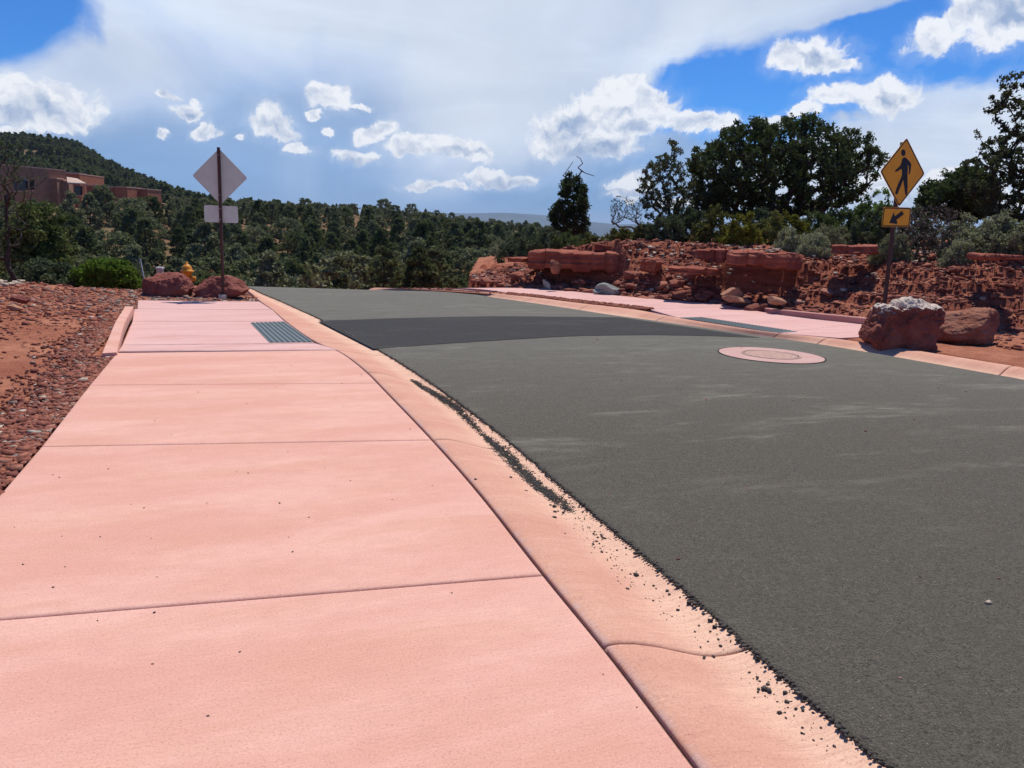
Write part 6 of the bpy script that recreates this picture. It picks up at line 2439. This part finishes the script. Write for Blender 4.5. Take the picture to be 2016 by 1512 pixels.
def sg_pt(p_, c=(oX, zc), R_=RD):
    ab = Minv @ (np.array(p_, float) - cen)
    return (c[0] + ab[0] * R_, c[1] + ab[1] * R_)


def sym(name, pts, fn, parent, y=-0.0056):
    o_ = [fn(p_) for p_ in pts]
    return plate(name, o_, y, y + 0.0014, M['sign_black'], parent)


th = np.linspace(0, 2 * np.pi, 24, endpoint=False)
sym('figure_head', [(636 + 31 * math.cos(t_), 393 + 46 * math.sin(t_)) for t_ in th][::-1], sg_pt, pl_)
body = [(648, 455), (672, 462), (694, 484), (728, 520), (746, 552), (740, 620), (724, 692), (708, 688), (712, 620), (708, 572), (697, 560), (696, 610), (690, 700), (690, 770),
        (690, 860), (684, 955), (665, 996), (652, 960), (642, 870), (632, 785), (624, 770), (606, 825), (570, 900), (545, 960), (528, 969), (509, 950), (532, 880), (560, 810), (590, 755), (612, 700), (613, 640),
        (604, 612), (562, 640), (517, 656), (517, 634), (556, 600), (590, 570), (606, 528), (620, 480), (634, 460)]
sym('figure_body', body, sg_pt, pl_)
# arrow plate
za = zc - RD - 0.006
pw_, ph_ = 0.335, 0.315
axc = oX - 0.03
ap = plate('arrow_plate', rounded([(axc - pw_, za - ph_), (axc + pw_, za - ph_), (axc + pw_, za), (axc - pw_, za)], 0.04), -0.004, 0.0, M['sign_yellow'], sr)


def rr2_(d):
    return rounded([(axc - pw_ + d, za - ph_ + d), (axc + pw_ - d, za - ph_ + d), (axc + pw_ - d, za - d), (axc - pw_ + d, za - d)], 0.04 - d * 0.5)


ringplate('border', rr2_(0.007), rr2_(0.025), -0.0055, -0.0041, M['sign_black'], ap)
c2 = np.array([541.0, 1306.0])
Mi2 = np.linalg.inv(np.column_stack([np.array([178.0, 12.0]), np.array([15.0, -129.0])]))


def ar_pt(p_):
    ab = Mi2 @ (np.array(p_, float) - c2)
    return (axc + ab[0] * pw_ * 0.985, za - ph_ / 2 + ab[1] * ph_ / 2 * 0.97)


sym('arrow', [(442, 1380), (542, 1398), (550, 1371), (536, 1345), (636, 1270), (612, 1223), (516, 1292), (503, 1238)], ar_pt, ap)
for zz_ in (zc + 0.40, zc - 0.42, za - 0.04, za - ph_ + 0.04):
    lathe('bolt', [(0, -0.003), (0.009, -0.003), (0.009, 0.0), (0, 0)], M['bolt'], sr, 8, (0.0, -0.0058, zz_), 1)

# hydrant
hb = atY(370, 560, 23.5)
hz0 = gz1(hb[0], 23.5) - 0.03
ztop_h = atY(370, 515, 23.5)[2]
hy = empty('fire_hydrant', (hb[0], 23.5, hz0))
tag(hy, 'yellow fire hydrant behind the gap between the two left boulders', 'fire hydrant')
k_ = (ztop_h - hz0) / 0.80
hy.scale = (min(k_, 1.25), min(k_, 1.25), k_)
lathe('barrel', [(0.0, 0), (0.15, 0), (0.15, 0.03), (0.105, 0.035), (0.105, 0.10), (0.125, 0.105), (0.125, 0.13), (0.10, 0.135), (0.098, 0.56), (0.12, 0.565), (0.12, 0.59)], M['hydrant'], hy)
lathe('bonnet', [(0.155, 0.59), (0.155, 0.615), (0.12, 0.62), (0.115, 0.66), (0.09, 0.71), (0.05, 0.74), (0.03, 0.745), (0.03, 0.79), (0.0, 0.80)], M['hydrant'], hy)
lathe('outlet_cap', [(0.0, 0), (0.06, 0), (0.06, 0.03), (0.05, 0.03), (0.05, 0.10), (0, 0.10)], M['hydrant'], hy, 12, (0.09, 0, 0.45), 0)
lathe('outlet_cap', [(0.0, 0), (0.04, 0), (0.05, 0.02), (0.05, 0.10), (0, 0.10)], M['hydrant'], hy, 12, (-0.18, 0, 0.45), 0)
lathe('pumper_cap', [(0.0, 0), (0.07, 0), (0.075, 0.03), (0.06, 0.04), (0.06, 0.11), (0, 0.11)], M['hydrant'], hy, 14, (0, -0.20, 0.42), 1)
# utility box
ub = atY(315.5, 540, 22.5)
uz0 = gz1(ub[0], 22.5) - 0.05
ut = atY(315.5, 526, 22.5)[2]
ue = empty('utility_box', (ub[0], 22.5, uz0))
tag(ue, 'small beige utility box with pale lid behind the left boulder', 'utility box')
hh = ut - uz0
box('body', (0, 0, hh / 2 - 0.02), (0.165, 0.16, hh - 0.04), M['box_beige'], ue, 0.02)
box('lid', (0, 0, hh - 0.02), (0.195, 0.19, 0.045), plain('pale_lid', (0.78, 0.78, 0.74), 0.5), ue, 0.02)
box('lock', (0.03, -0.085, hh * 0.7), (0.03, 0.02, 0.04), M['bolt'], ue)
# leaning pipe
pa_, pb_ = atY(276, 512, 20.2), atY(287, 566, 20.0)
zb_ = gz1(pb_[0], 20.0)
d_ = pa_ - pb_
pb2 = pb_ - d_ * max(0.1, (pb_[2] - zb_ + 0.1) / d_[2])
lp = empty('leaning_pipe', tuple(pb2))
tag(lp, 'thin grey pipe leaning left beside the vivid green bush', 'pipe')
v, f = tubes([pb2 * 0], [pa_ - pb2], [0.021], [0.021], 12)
mesh('pipe', v, f, M['pvc'], lp, smooth=True)
e_ = (pa_ - pb2)
v, f = tubes([e_ * 0.985], [e_ * 1.01], [0.027], [0.027], 12)
mesh('pipe_cap', v, f, M['pvc'], lp, smooth=True)

# =====================================================================
# HAZE
# =====================================================================
xm = 1.02 * max(abs(gx[0]), gx[-1], abs(gy[0]), gy[-1])
hz = bpy.data.materials.new('haze')
hz.use_nodes = True
hb_ = NB(hz.node_tree)
ho = hb_.n('ShaderNodeOutputMaterial')
hv = hb_.n('ShaderNodeVolumePrincipled')
hv.inputs['Color'].default_value = (0.62, 0.78, 1.0, 1)
hv.inputs['Density'].default_value = 9e-5
hv.inputs['Anisotropy'].default_value = 0.0
hb_.nt.links.new(hv.outputs[0], ho.inputs['Volume'])
zt = float(max(top.max() + 15, 90))
v = np.array([[x_, y_, z_] for z_ in (-52.0, zt) for x_, y_ in ((-xm, -xm), (xm, -xm), (xm, xm), (-xm, xm))])
hz_o = mesh('haze', v, [[0, 3, 2, 1], [4, 5, 6, 7], [0, 1, 5, 4], [1, 2, 6, 5], [2, 3, 7, 6], [3, 0, 4, 7]], hz)
hz_o['kind'] = 'stuff'
